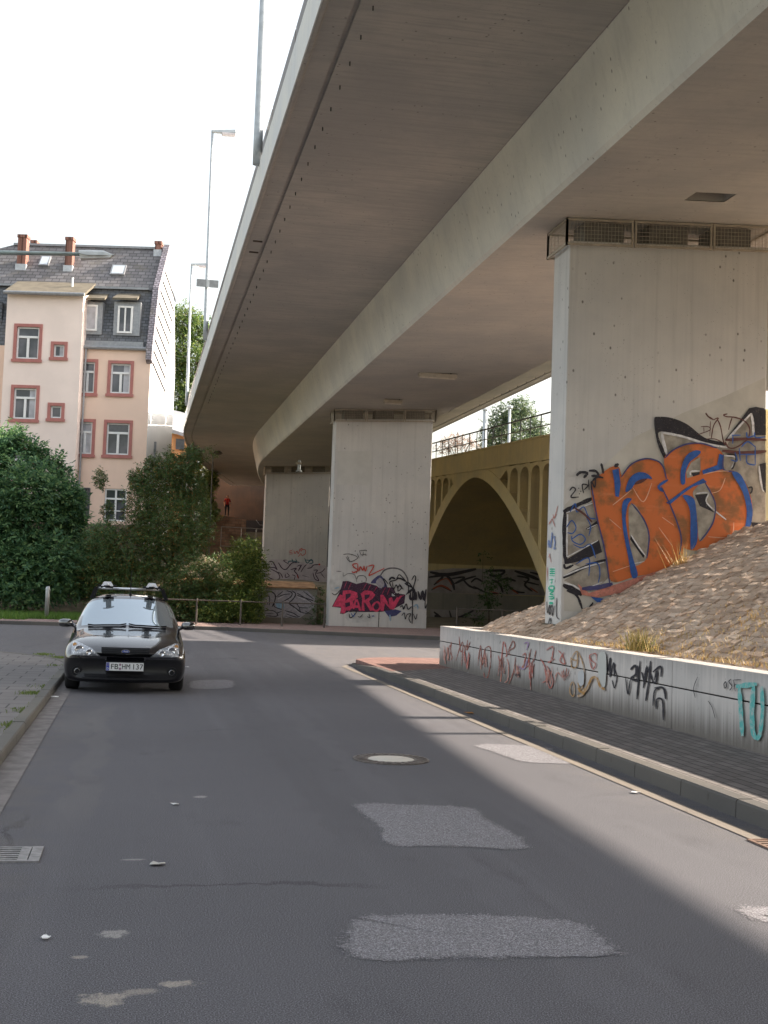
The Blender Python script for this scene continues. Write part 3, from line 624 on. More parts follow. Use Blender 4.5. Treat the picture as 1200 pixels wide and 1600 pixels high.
for p, w in [([(780,492),(850,490),(842,548),(955,645)],9),([(745,385),(750,362),(800,360)],9),([(398,735),(440,800),(485,860)],8),([(400,905),(475,890)],6)]: S(p, w, PT['white'])
PL([(288,355),(325,345),(337,440),(326,512),(306,508),(299,420)], B, False)
PL([(365,482),(385,410),(430,370),(485,372),(522,405),(480,404),(430,420),(402,462)], B); PL([(345,562),(370,520),(402,525),(378,560),(367,650),(387,780),(412,880),(437,968),(403,982),(380,860),(350,700)], B)
PL([(690,432),(690,350),(720,272),(770,240),(806,245),(790,270),(740,310),(717,370),(714,432)], B); PL([(915,258),(940,268),(937,347),(820,382),(815,357),(902,325)], B, False)
PL([(603,545),(640,520),(720,460),(820,403),(842,425),(760,452),(690,502),(626,556)], B, False); PL([(700,503),(752,510),(776,560),(787,760),(750,822),(745,760),(745,620),(733,560)], B)
PL([(988,370),(1037,378),(1082,470),(1110,590),(1093,690),(1045,737),(1067,680),(1075,590),(1050,480)], B); PL([(160,1095),(282,1115),(240,1157),(200,1130)], B, False)
S([(110,1050),(200,1042),(290,1020)], 26, PT['dblue']); S([(590,480),(560,450),(615,410)], 16, B)
D = PT['dblue']
for p in [[(165,445),(200,640),(245,830),(275,1040)],[(340,395),(400,320),(480,288),(550,300),(585,335),(605,405)],[(575,450),(640,590),(690,740),(682,850)],[(595,285),(640,240),(720,203),(810,198),(900,225)],[(400,548),(470,640),(503,740),(490,870)],[(830,427),(888,540),(884,640),(850,710),(800,772)],[(940,262),(940,350),(1000,362)]]: S(p, 9, D)
hl = flat('spray_highlight', (.72, .42, .28), .7)
for p in [[(290,560),(340,520),(400,470)],[(270,640),(340,700)],[(410,460),(470,540),(520,430)],[(560,690),(640,800)],[(580,630),(650,680)],[(870,490),(920,470),(950,400)],[(850,745),(980,745),(1000,660)],[(290,950),(390,915)],[(820,380),(900,362),(970,360)]]: S(p, 5, hl)
for p, w in [([(38,475),(55,455),(72,470),(45,512),(92,512)],8),([(120,490),(112,440),(145,445),(122,470)],8),([(148,410),(152,470)],8),([(165,470),(165,420),(185,455),(190,400)],8),([(78,388),(100,368),(140,372),(120,400)],16),([(150,358),(190,360),(205,385),(165,388)],15),([(222,315),(230,345),(235,375)],14),([(170,420),(200,395),(235,400)],12),([(300,335),(325,318)],22)]: S(p, w, K)
for q_ in ((88,460),(100,478),(92,492)): S([q_, (q_[0]+6, q_[1]+2)], 7, K)
def g7(a, c): return (450+a*.625, -300+c*.625)
for p, w in [([(570,640),(640,640),(655,672),(540,715)],5),([(598,645),(600,690)],5),([(660,590),(655,730)],6),([(615,510),(640,545),(690,575)],10),([(690,575),(735,560),(690,630),(668,750)],7),([(725,570),(755,640),(780,770),(800,810)],7),([(820,520),(785,530),(810,545),(900,555),(990,595),(1030,670),(1005,760),(900,835),(830,835),(800,780)],8),([(865,550),(845,610),(830,670)],7),([(620,755),(700,755),(770,785)],5)]: S([g7(*q_) for q_ in p], w, PT['brown'])
S([g7(800,765),g7(1000,755),g7(1185,765)], 17, PT['brown']); S([g7(770,865),g7(980,885),g7(1185,870)], 20, PT['brown'])
for p in [[(860,720),(945,720)],[(870,720),(870,800)],[(1000,690),(1010,740),(1080,720)],[(1075,690),(1085,740),(1180,735)],[(950,830),(1010,780),(1080,830)],[(930,840),(940,960)],[(890,880),(910,960),(850,950)],[(1000,900),(1005,980),(1080,1000)],[(1080,820),(1080,1000)],[(940,900),(1080,900)]]: S([g7(*q_) for q_ in p], 8, B)
for p in [[(40,600),(70,550),(80,600),(120,570),(150,630),(190,640)],[(20,690),(50,650),(75,690),(55,725),(25,720)],[(50,760),(100,730),(130,760),(100,790),(55,770),(50,740)],[(130,620),(160,680),(150,740)],[(75,905),(150,870),(150,975)],[(130,905),(200,900),(215,960),(205,1015)],[(60,790),(110,810),(160,790),(190,870)]]: S(p, 7, B)
S([(65,575),(120,610),(170,660)], 12, PT['brown'])
G.build('lettering_graffiti', P1, 'big orange and blue bubble lettering over a grey and black piece')
# narrow side of pier 1: sticker strip and tags
Q = Paint(lambda x, y, o: gx(x, y, PX0-o), 840, 760, 6.667)
Q.poly([(120,845),(185,845),(172,1245),(108,1240)], flat('poster_paper', (.62, .68, .66), .6), False); g = PT['green']
for y in (862, 885, 908): Q.stroke([(126,y),(180,y)], 15, g, taper=False)
for p, w in [([(122,930),(180,932)],9),([(150,850),(150,915)],9),([(120,975),(165,970)],10),([(130,1005),(155,1000)],8),([(150,960),(145,1020)],7),([(120,1040),(165,1040),(165,1075),(120,1070),(120,1045)],13),([(115,1090),(165,1090),(130,1120),(165,1130)],14),([(115,1150),(160,1150),(160,1170),(120,1172)],14),([(120,1215),(160,1215)],30)]: Q.stroke(p, w, g)
for p in [[(115,400),(140,350),(200,290)],[(130,390),(150,340),(180,420)],[(160,290),(175,330),(210,200)],[(120,700),(140,790)],[(130,700),(110,740)],[(100,840),(100,980)]]: Q.stroke(p, 7, PT['fred'])
for p in [[(110,640),(115,560),(135,640),(150,480),(140,620)],[(165,510),(180,580),(170,650),(190,640)],[(160,540),(185,520)]]: Q.stroke(p, 12, faded('faded_blue', (.12,.2,.45), (.4,.42,.48), .5))
for p in [[(95,1200),(100,1320),(125,1230),(120,1340),(150,1230),(150,1350),(175,1240)],[(195,1160),(195,1340),(225,1385)],[(110,1430),(130,1370),(140,1420),(120,1440)]]: Q.stroke(p, 8, K)
Q.build('sticker_tags', P1, 'green and white sticker strip with small tags on the narrow side')
# ---- pier 2
G = Paint(lambda x, y, o: gy(x, y, 50.3-o), 510, 850, 7.06); PL = G.poly; S = G.stroke
G2 = lambda x, y, o: gy(x, y, 50.3-o)
sh = flat('old_cover_paint', (.56, .55, .525), .85, var=.05, sc=2); cp = Paint(G2, 0, 0, 1); cp.poly([(528,705),(580,705),(579,758),(526,757)], sh, False); cp.build('cover_paint', P2, None)
for q_ in [[(60,330),(190,320),(330,360),(330,470),(60,520)],[(230,760),(540,760),(520,850),(260,860)]]: PL(q_, flat('old_silver', (.55,.545,.53), .8, var=.15, sc=3))
PL([(490,430),(540,370),(600,345),(650,420),(670,480),(600,500),(560,440)], PT['dblue']); PL([(545,430),(590,370),(640,430),(610,490)], PT['silver'])
for p, w in [([(590,360),(640,290),(730,265),(830,290),(890,370),(900,440)],16),([(110,300),(165,302)],9),([(185,310),(190,355),(240,325),(310,340),(335,420)],6),([(335,390),(350,355),(410,350),(440,380),(435,420)],9)]: S(p, w, flat('grey_line', (.13,.125,.135), .8))
pl = PT['plum']; PL([(165,470),(180,410),(240,408),(330,440),(420,420),(555,460),(600,500),(620,475),(740,480),(765,540),(872,558),(860,655),(720,728),(610,748),(420,752),(250,745),(190,772),(148,768),(165,705),(60,692),(110,600),(150,520)], pl, False)
PL([(640,740),(760,720),(830,740),(770,790),(690,805)], PT['dblue'], False)
for p in [[(195,490),(225,410)],[(240,500),(275,425)],[(400,510),(445,430)],[(455,515),(490,445)],[(520,530),(560,470)],[(610,560),(650,480)],[(670,560),(700,485)],[(215,620),(255,570)],[(420,610),(460,560)],[(800,600),(860,560)]]: S(p, 5, PT['pink'])
pk = PT['pink']
PL([(182,515),(260,508),(338,535),(348,588),(292,632),(305,690),(255,732),(216,732),(200,767),(155,762),(162,692),(110,690),(68,690),(118,600),(150,555),(178,568)], pk, False)
PL([(212,552),(270,545),(265,580),(212,622)], pl, False); PL([(205,652),(258,640),(262,680),(212,700)], pl, False)
PL([(285,705),(318,610),(346,610),(388,735),(360,737),(350,705),(312,703),(305,722)], pk, False); PL([(328,640),(340,640),(346,675),(320,675)], pl, False)
PL([(378,548),(420,512),(500,518),(540,560),(505,608),(470,628),(515,732),(482,738),(432,650),(415,652),(422,737),(385,732),(396,600)], pk, False); PL([(420,562),(482,555),(470,590),(425,620)], pl, False)
S([(545,640),(580,650),(590,700),(560,735),(520,725),(512,680),(545,640)], 22, pk)
PL([(595,562),(628,560),(660,610),(690,680),(688,600),(722,585),(742,640),(780,585),(812,600),(745,722),(702,718),(645,650),(632,742),(598,738)], pk, False); S([(700,690),(760,640),(830,570)], 22, pk)
S([(738,545),(740,575)], 34, PT['white'], taper=False)
for p, w in [([(185,115),(250,110),(320,130),(340,160),(260,195),(215,140)],7),([(230,130),(260,195)],6),([(315,75),(322,80)],16),([(340,105),(362,160)],7),([(360,75),(435,68),(440,80)],7),([(365,75),(385,120),(430,110)],6),([(410,85),(400,135)],6),([(433,110),(438,130)],9)]: S(p, w, K)
for p in [[(340,215),(290,225),(310,260),(350,290),(300,315),(280,300)],[(345,215),(350,300)],[(360,300),(375,250),(400,290),(415,240)],[(415,240),(430,300),(450,240)],[(460,245),(525,238),(470,340),(500,335),(640,268)]]: S(p, 13, PT['red'])
for p, w in [([(720,480),(700,420),(760,400),(800,380),(860,400)],10),([(730,420),(740,500),(770,450),(790,500)],8),([(800,440),(830,480),(790,520),(800,460),(850,500)],8),([(860,440),(910,430),(960,500)],9),([(940,400),(970,350),(985,380),(960,480),(950,560),(950,700),(945,880)],9),([(900,540),(960,500),(970,580),(920,610)],20),([(920,560),(930,610),(1000,600)],16),([(990,530),(990,620)],18),([(1010,520),(1040,610),(1060,520),(1080,620),(1100,500)],18),([(1090,590),(1090,710),(1110,660)],8),([(810,700),(840,680),(850,720),(880,660),(900,720),(940,690)],9),([(830,790),(860,760),(870,830),(890,780),(930,770),(910,820),(930,870)],7),([(960,770),(985,830),(1000,770)],7),([(250,750),(320,740),(320,770),(265,815),(250,770)],7),([(345,800),(375,805),(400,775)],7),([(450,800),(480,810),(470,770)],7),([(500,800),(525,790)],7),([(60,540),(100,560),(160,500)],7),([(680,440),(630,380),(660,480)],8),([(780,380),(810,340),(900,450),(900,550)],8),([(690,400),(720,370),(760,385)],16),([(770,375),(830,385),(870,410)],14),([(870,440),(930,470),(965,490)],12),([(700,520),(760,560),(800,540)],8),([(880,560),(920,520),(930,600)],10)]: S(p, w*1.35, K)
for p in [[(270,760),(300,800),(310,760)],[(500,790),(530,800)]]: S(p, 8, PT['blue'])
for p in [[(960,690),(1000,670),(1010,720)],[(700,780),(705,850)],[(90,490),(140,480)]]: S(p, 16, PT['lblue'])
G.build('lettering_graffiti', P2, 'pink block lettering reading BARON with black tags round it')
# ---- low graffiti wall between the shrub and pier 2, ledge and pier 3 lettering
gw = thing('graffiti_wall', (5, 52, 0), 'low concrete wall with silver grey lettering behind the railings left of the middle pier', 'wall'); b = MB(); b.box(1.8, 7.6, 52, 52.3, -.1, 1.62); b.build('wall_face', M['plinth'], gw); b = MB()
b.hexa([(1.8,51.93,1.62),(7.6,51.93,1.62),(7.6,53.4,1.70),(1.8,53.4,1.70),(1.8,51.93,1.66),(7.6,51.93,1.66),(7.6,53.4,1.92),(1.8,53.4,1.92)]); b.build('ledge', M['brown'], gw)
b = MB(); b.box(1.8, 7.6, 51.90, 51.998, .02, .36); b.build('base_course', M['gutter'], gw)
G = Paint(lambda x, y, o: gy(x, y, 52.0-o), 400, 850, 10); S = G.stroke; sv = PT['silver']
G.poly([(-60,740),(120,720),(450,720),(800,730),(920,840),(900,1000),(680,1160),(100,1165),(-60,1100)], sv, False); G.poly([(300,930),(440,900),(440,1010),(330,1000)], PT['lblue'], False)
for p, w in [([(130,740),(230,740),(300,800),(290,900),(250,980)],18),([(160,800),(210,830),(210,960)],14),([(140,860),(180,880),(180,950)],12),([(310,830),(420,740)],14),([(330,830),(440,790),(540,780)],12),([(420,900),(540,830),(560,760),(480,730)],16),([(640,800),(820,860),(900,890)],16),([(640,770),(700,800),(880,920)],12),([(740,740),(900,860)],14),([(560,730),(620,780),(580,860),(510,920)],16),([(500,920),(600,990),(700,1070)],18),([(530,930),(640,940),(680,990),(820,1000)],12),([(290,930),(290,980),(420,1030)],14),([(420,1050),(330,1080),(350,1120)],14),([(140,1040),(260,1040),(330,1090),(310,1130),(160,1120)],13),([(160,1080),(280,1090)],9),([(450,1040),(580,1080),(660,1130)],14),([(470,1090),(620,1140),(690,1130)],12),([(460,1130),(600,1165)],9),([(680,980),(700,1060),(820,1090)],12),([(760,1040),(880,1110)],10),([(-40,800),(90,830),(60,930)],14)]: S(p, w, K)
for p in [[(340,860),(450,800)],[(640,820),(840,900)],[(600,1000),(690,1090)],[(170,850),(190,930)]]: S(p, 8, PT['white'])
G.build('lettering_graffiti', gw, 'silver grey wildstyle lettering outlined in black')
G = Paint(lambda x, y, o: gy(x, y, 78.7-o), 400, 850, 10); S = G.stroke
G.poly([(120,600),(200,280),(300,240),(560,260),(800,300),(990,320),(1130,380),(1130,620),(900,640),(500,610)], flat('silver_pink', (.52,.47,.50), .8, var=.12, sc=3)); G.poly([(120,610),(500,590),(700,610),(850,640),(1130,610),(1130,690),(120,640)], flat('grey_fade', (.2,.2,.21), .8))
for p, w in [([(200,280),(260,280),(330,400),(290,370),(200,370)],16),([(230,390),(340,450),(370,530),(300,560),(190,520)],14),([(350,290),(400,370),(450,400),(490,380),(560,300),(640,290)],16),([(320,440),(380,460),(420,530)],14),([(460,470),(460,520),(520,500),(480,450)],12),([(540,400),(630,380),(600,420),(640,470),(670,540)],16),([(560,480),(610,500),(600,560),(640,600)],12),([(700,440),(750,360),(790,320)],14),([(720,490),(830,520)],8),([(800,380),(860,370),(900,330),(990,320)],15),([(900,410),(960,410),(930,470),(980,570),(920,545),(890,450)],14),([(940,460),(1020,440),(1080,380)],13),([(1010,450),(1070,530)],11),([(520,320),(430,260),(480,250)],12),([(640,350),(700,330),(660,420),(720,320)],12)]: S(p, w, pl)
for p in [[(500,300),(520,270),(600,270),(680,290)],[(560,230),(580,290)],[(620,230),(640,290)],[(760,220),(800,300),(860,240),(890,290),(830,310)],[(780,250),(880,260)]]: S(p, 16, PT['dteal'])
for p in [[(515,115),(570,95)],[(515,135),(575,125)],[(520,160),(580,150)],[(590,100),(610,150),(640,110),(660,150),(690,70)],[(690,90),(720,65),(710,110),(690,100)],[(720,90),(770,90),(770,150),(720,180),(700,150),(660,200)]]: S(p, 10, PT['red'])
S([(980,330),(1000,310)], 30, PT['red']); S([(640,480),(660,540)], 14, PT['red'])
G.build('lettering_graffiti', P3, 'silver grey lettering outlined in dark plum with a red tag above')
# ================================================================== ARCH BRIDGE
AX = 17.8
t = AB = thing('arch_bridge', (AX, 62, 0), 'old yellow-brown concrete arch bridge with slender arched openings and iron railings', 'bridge')
def par(y): return 8.86+(y-51.75)*.0485
YC = 64.3
def intr(y): return 8.02 - ((abs(y-YC)/12.6)**1.75)*5.9 + (y-YC)*.03
def extr(y): return intr(y) + .55 + .05*abs(y-YC)
b = MB()
ya = np.linspace(YC-13.6, YC+13.6, 41)
def slab(b, lo, hi, x0, x1):
    n = len(lo); vs = [(x0, y, z) for y, z in lo]+[(x0, y, z) for y, z in hi]+[(x1, y, z) for y, z in lo]+[(x1, y, z) for y, z in hi]
    for i in range(n-1):
        b.hexa([vs[i], vs[2*n+i], vs[2*n+i+1], vs[i+1], vs[n+i], vs[3*n+i], vs[3*n+i+1], vs[n+i+1]])
Z = lambda y: par(y)-1.02
b.add([v for y in ya for v in ((AX, y, intr(y)), (AX, y, min(extr(y), Z(y)-.02)), (AX+.7, y, min(extr(y), Z(y)-.02)), (AX+9, y, intr(y)))],
      [f for i in range(40) for f in ((4*i, 4*i+1, 4*i+5, 4*i+4), (4*i+1, 4*i+2, 4*i+6, 4*i+5), (4*i, 4*i+4, 4*i+7, 4*i+3))])
b.build('arch_rib', M['yellow'], t)
b = MB(); slab(b, [(y, Z(y)) for y in (38, 110)], [(y, par(y)-.02) for y in (38, 110)], AX-.02, AX+.35); slab(b, [(y, Z(y)-.06) for y in (38, 110)], [(y, Z(y)+.06) for y in (38, 110)], AX-.07, AX-.02)
slab(b, [(y, par(y)-.02) for y in (38, 110)], [(y, par(y)+.07) for y in (38, 110)], AX-.07, AX+.4)
b.build('parapet', M['yellow'], t); b = MB(); slab(b, [(y, Z(y)+.3) for y in (38, 110)], [(y, par(y)-.2) for y in (38, 110)], AX+.36, AX+9); b.build('roadway', M['deckroad'], t)
# spandrel face with round-headed openings between slim columns, over the arch
def columns(y0, sgn, n):
    for k in range(n):
        yc = y0+sgn*k*1.66; w = .60; zt = Z(yc)-.07
        col = MB(); zb = extr(yc+sgn*.83)-.15
        col.box(AX+.02, AX+.5, yc+sgn*.83-.2, yc+sgn*.83+.2, zb, zt-.55); col.build('spandrel_column', M['yellow'], t)
        h = MB(); pts = [(yc-.63, zt), (yc-.63, zt-.62)]+[(yc-.63+.63*(1-cos(a)), zt-.62+.46*sin(a)) for a in np.linspace(0, pi, 9)][1:]+[(yc+.63, zt)]
        h.prism([(AX+.02, y, z) for y, z in [(yc-.83, zt), (yc-.83, zt-.55)]+[(yc-.63+.63*(1-cos(a)), zt-.55+.40*sin(a)) for a in np.linspace(0, pi, 9)]+[(yc+.83, zt-.55), (yc+.83, zt)]], (.48, 0, 0)); h.build('opening_head', M['yellow'], t)
columns(58.6, -1, 8); columns(68.9, 1, 8)
b = MB(); b.prism([(AX+.03, 57.77, Z(57.8)-.05), (AX+.03, 59.6, extr(59.6)-.2), (AX+.03, 62, Z(62)-.4), (AX+.03, 67, Z(67)-.4), (AX+.03, 68.6, extr(68.6)-.2), (AX+.03, 69.7, Z(69.7)-.05)], (.47, 0, 0)); b.build('crown_wall', M['yellow'], t)
b = MB()
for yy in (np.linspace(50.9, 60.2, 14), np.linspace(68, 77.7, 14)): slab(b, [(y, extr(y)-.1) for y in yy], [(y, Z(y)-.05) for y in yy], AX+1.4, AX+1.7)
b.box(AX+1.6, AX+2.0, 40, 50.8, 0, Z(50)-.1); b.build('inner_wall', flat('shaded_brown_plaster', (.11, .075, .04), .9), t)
b = MB(); b.box(AX+9.05, AX+9.6, 38, 110, 0, 9); b.box(AX-.05, AX+9.04, 37.0, 37.97, 0, par(38)-.03); b.build('added_closing_wall', M['yellow'], t)  # unseen long wall added to keep sun out of the arch; second box closes the end
b = MB(); b.box(AX+.02, AX+9.04, 75.0, 76.5, 0, 1.62); b.build('plinth', M['plinth'], t)
b = MB(); b.hexa([(AX, 50.9, 0), (AX+9, 50.9, 0), (AX+9, 52.6, 0), (AX, 52.6, 0), (AX, 50.9, 3.4), (AX+9, 50.9, 3.4), (AX+9, 51.0, 3.4), (AX, 51.0, 3.4)]); b.build('arch_foot', M['yellow'], t); b = MB(); b.box(AX+.01, AX+9.04, 75.6, 78, 1.63, 3.75); b.build('abutment', M['yellow'], t)
b = MB(); y = 39.
for k in range(46):
    z = par(y)+.07; b.box(AX-.02, AX+.02, y-.025, y+.025, z, z+1.0)
    b.hexa([(AX-.02,y,z+.95),(AX+.03,y,z+.95),(AX+.03,y+1.55,z+.95+.075),(AX-.02,y+1.55,z+.95+.075),(AX-.02,y,z+1.02),(AX+.03,y,z+1.02),(AX+.03,y+1.55,z+1.095),(AX-.02,y+1.55,z+1.095)])
    b.hexa([(AX-.01,y,z+.42),(AX+.02,y,z+.42),(AX+.02,y+1.55,z+.42+.075),(AX-.01,y+1.55,z+.42+.075),(AX-.01,y,z+.47),(AX+.02,y,z+.47),(AX+.02,y+1.55,z+.545),(AX-.01,y+1.55,z+.545)])
    y += 1.55
b.build('iron_railing', M['darksteel'], t)
# painted band along the foot of the back wall
G = Paint(lambda x, y, o: gy(x, y, 75.6-o), 640, 840, 5., base=.01, step=.002); sv = flat('dull_silver', (.30, .27, .255), .8, var=.2, sc=1.5); dk = flat('dull_black', (.035, .03, .035), .8); dr = flat('dull_red', (.30, .07, .035), .8)
G.poly([(120,262),(330,240),(700,245),(960,250),(1080,300),(1080,455),(120,430)], sv, False)
for p, w in [([(160,270),(300,290),(520,245)],26),([(150,310),(260,300),(190,370)],18),([(280,290),(330,340),(350,410)],20),([(330,320),(430,310),(350,360)],14),([(360,360),(420,330),(520,300)],14),([(420,330),(470,380),(540,400)],16),([(480,350),(520,320),(570,345)],14),([(500,380),(600,430),(690,440)],12),([(600,260),(740,260),(690,300),(620,290)],20),([(640,330),(700,360),(730,430)],18),([(690,340),(760,320),(830,340)],18),([(760,370),(830,420),(900,430)],14),([(820,260),(940,300),(1010,330)],24),([(840,300),(930,320),(900,370),(960,420)],16),([(890,340),(1010,370)],16),([(940,270),(1060,300)],20),([(170,410),(240,380),(330,420)],12)]: G.stroke(p, w, dk)
for p, w in [([(180,400),(250,375),(320,410)],14),([(210,350),(290,320),(330,370)],8),([(790,400),(850,440)],12),([(940,390),(1000,430)],12),([(620,420),(700,435)],8)]: G.stroke(p, w, dr)
G.build('band_graffiti', AB, 'dark silver and red painted band under the arch')
G = Paint(lambda x, y, o: gy(x, y, 75.0-o), 640, 840, 5., base=.01, step=.002)
G.poly([(160,560),(560,570),(560,760),(160,745)], sv, False)
for p, w in [([(190,580),(260,640),(200,610),(230,670)],16),([(310,570),(330,650),(320,690)],12),([(330,640),(420,610),(500,570)],16),([(420,650),(450,600),(400,680)],10),([(190,690),(230,735)],20),([(440,660),(520,660)],14)]: G.stroke(p, w, dk)
G.build('foot_graffiti', AB, 'silver and black lettering behind the railing under the arch')
# ================================================================== RAILING along the far pavement
def railing(xs, yf, label):
    a = thing('pedestrian_railing', (xs[0], yf(xs[0]), .125), label, 'railing')
    for x in xs:
        q = MB(); q.tube([(x, yf(x), .1), (x, yf(x), 1.12)], .035, 8); q.build('post', M['rail'], a)
    q = MB(); q.tube([(xs[0], yf(xs[0]), 1.05), (xs[-1], yf(xs[-1]), 1.05)], .024, 8); q.build('handrail', M['rail'], a)
px = [gy(x, 960, 47.6).x for x in (171, 239, 307, 376, 441, 507)]
railing(px, lambda x: 47.6, 'thin brown metal railing in front of the big shrub and the silver lettering')
px = [12.35, 14.2, 16.1, 18.0]
railing(px, lambda x: 46.4, 'dark metal railing under the arch right of the middle pier')
p = gy(73, 957, 48.8); a = thing('bollard', (p.x, p.y, p.z-.05), 'pale grey round post standing alone in the green verge', 'bollard')
q = MB(); q.lathe([(.085, -.1), (.085, 1.0), (.07, 1.04), (.03, 1.06)], (p.x, p.y, p.z-.05), 'z', 14); q.build('post', M['steel'], a, True); q = MB(); q.lathe([(.09, .9), (.09, .95)], (p.x, p.y, p.z-.05), 'z', 14); q.build('collar', M['lampgrey'], a)
# ================================================================== ROAD FURNITURE
c = gz(611, 1187); a = thing('manhole_cover', (c.x, c.y, 0), 'round manhole cover with pale concrete centre in the shaded road', 'manhole')
q = MB(); q.lathe([(.24,.002),(.24,.012),(.385,.012),(.385,-.02),(.24,-.02)], (c.x, c.y, 0), 'z', 40)
for k in range(24):
    an = 2*pi*k/24; q.M = Matrix.Translation((c.x, c.y, 0)) @ Matrix.Rotation(an, 4, 'Z'); q.box(.27, .36, -.022, .022, .0125, .018)
q.M = None; q.build('iron_ring', M['cast'], a); q = MB(); q.lathe([(.001,.010),(.228,.010),(.238,.004),(.238,-.02),(.001,-.02)], (c.x, c.y, 0), 'z', 40); q.build('lid', M['lid'], a, True)
def grate(x0, x1, y0, y1, label, m, endw=.13):
    a = thing('drain_grate', ((x0+x1)/2, (y0+y1)/2, 0), label, 'drain', group='drain grates in the gutters'); q = MB(); z = .012
    q.box(x0, x1, y0, y0+.03, -.02, z); q.box(x0, x1, y1-.03, y1, -.02, z); q.box(x0, x0+endw*.4, y0+.03, y1-.03, -.02, z); q.box(x1-endw, x1-endw*.55, y0+.03, y1-.03, -.02, z); q.box(x1-endw*.5, x1, y0+.03, y1-.03, -.02, z)
    n = 6
    for i in range(n): yy = y0+.03+(y1-y0-.06)*(i+.5)/n; q.box(x0+endw*.4, x1-endw, yy-.014, yy+.014, -.02, z)
    q.build('grate', m, a); q = MB(); q.box(x0+.01, x1-.01, y0+.01, y1-.01, -.03, .0045); q.build('pit', M['hole'], a)
grate(-1.02, -.50, 7.64, 8.05, 'pale metal slotted drain grate in the left gutter', flat('grate_steel', (.26,.25,.25), .6, .3, .25, 15))
grate(4.36, 4.72-.01, 7.66, 8.14, 'rusty dark drain grate in the sunlit gutter by the right kerb', flat('rusty_iron', (.20,.13,.10), .7, .3, .3, 15), .06)
def scrap(px, py, w, l, label, m, cat='litter', z=0):
    c = gz(px, py, z); n = 9; q = MB(); pts = [Vector((c.x+cos(2*pi*i/n)*w*random.uniform(.6, 1.1), c.y+sin(2*pi*i/n)*l*random.uniform(.6, 1.1), z+.006+random.uniform(0, .012))) for i in range(n)]
    q.prism(pts, (0, 0, .003)); tag(q.build('paper_scrap' if cat == 'litter' else 'leaf', m), label, cat)
pw = flat('paper_white', (.78, .78, .78), .8); lf = flat('fallen_leaf', (.45, .20, .05), .7)
scrap(70, 1468, .025, .035, 'bright white crumpled paper scrap on the road, nearest to the camera', pw); scrap(273, 1258, .035, .03, 'small white paper scrap left of the pale smear on the shaded road', pw)
scrap(246, 1352, .05, .05, 'tiny pale scrap in the left road half beyond the drain', flat('paper_grey', (.5,.48,.45), .8)); scrap(82, 1090, .10, .06, 'white paper scrap in the left gutter just in front of the parked car', pw)
scrap(734, 1115, .09, .08, 'orange brown fallen leaf in the sunlit right gutter', lf, 'leaf'); scrap(994, 1240, .05, .04, 'white scrap on the sunlit asphalt near the right kerb', pw); scrap(293, 1043, .06, .06, 'white scrap on the road right of the car', pw)
# ================================================================== APARTMENT BUILDING
BA = radians(12.5); O_ = gy(228, 720, 69.0); O_.z = 0
U = Vector((-cos(BA), sin(BA), 0)); V = Vector((sin(BA), cos(BA), 0)); UP = Vector((0, 0, 1))
BT = thing('apartment_building', O_, 'salmon plastered apartment house with slate mansard roof and red window surrounds', 'building')
BM = Matrix(((U.x, V.x, 0, O_.x), (U.y, V.y, 0, O_.y), (0, 0, 1, 0), (0, 0, 0, 1)))
def bp(x, y, v=0.0):
    p = gpl(x, y, O_+V*v, V); d = p-O_; return d.dot(U), p.z
plas = flat('salmon_plaster', (.84, .62, .50), .9, var=.05, sc=.5); plas2 = flat('pale_pink_plaster', (.86, .72, .655), .9, var=.05, sc=.5)
gab = flat('white_render', (.80, .79, .78), .9, var=.05, sc=.4); surr = flat('red_sandstone', (.42, .17, .15), .85, var=.08, sc=3); wfr = flat('white_window_frame', (.80, .80, .80), .5, var=.03)
plinthm = flat('brown_plinth', (.22, .14, .12), .9)
def slatemat(name, c, s):
    t = NT(name); m = t.N('ShaderNodeMapping'); t.L(t.pos, m.inputs[0]); sw = t.N('ShaderNodeVectorMath', operation='DOT_PRODUCT')
    sp = t.sep(); cb = t.N('ShaderNodeCombineXYZ'); ux = t.math('ADD', t.math('MULTIPLY', sp['X'], -U.x), t.math('MULTIPLY', sp['Y'], -U.y)); t.L(ux, cb.inputs[0]); t.L(sp['Z'], cb.inputs[1])
    b = t.N('ShaderNodeTexBrick'); t.L(cb.outputs[0], b.inputs[0]); b.inputs['Scale'].default_value = 1; b.inputs['Brick Width'].default_value = s; b.inputs['Row Height'].default_value = s*.55; b.inputs['Mortar Size'].default_value = .025
    b.inputs['Color1'].default_value = (*[x*.75 for x in c], 1); b.inputs['Color2'].default_value = (*[x*1.3 for x in c], 1); b.inputs['Mortar'].default_value = (*[x*.4 for x in c], 1)
    n = t.noise(1.1, 5, .65); n2 = t.noise(.5, 3); col = t.mix(t.math('MULTIPLY', t.ramp(n, .5, .75), .5), b.outputs[0], (.16, .14, .10)); col = t.mix(t.math('MULTIPLY', t.ramp(n2, .4, .7), .3), col, (.2, .19, .19))
    t.bump(b.outputs['Fac'], -.6, .03); return t.done(col, .6)
slate = slatemat('roof_slate', (.165, .155, .16), .42); mslate = slatemat('mansard_slate', (.115, .125, .145), .34); moss = flat('mossy_roofing', (.125, .108, .08), .9, var=.2, sc=2); zinc = flat('zinc', (.30, .31, .33), .5, .4)
def glassmat():
    t = NT('window_glass'); n = t.noise(.7, 3); col = t.mix(t.ramp(n, .35, .65), (.03, .035, .045), (.12, .12, .14)); return t.done(col, .06, 0, Specular_IOR_Level=.7)
wgl = glassmat(); curt = flat('net_curtain', (.45, .45, .48), .8, var=.2, sc=2)
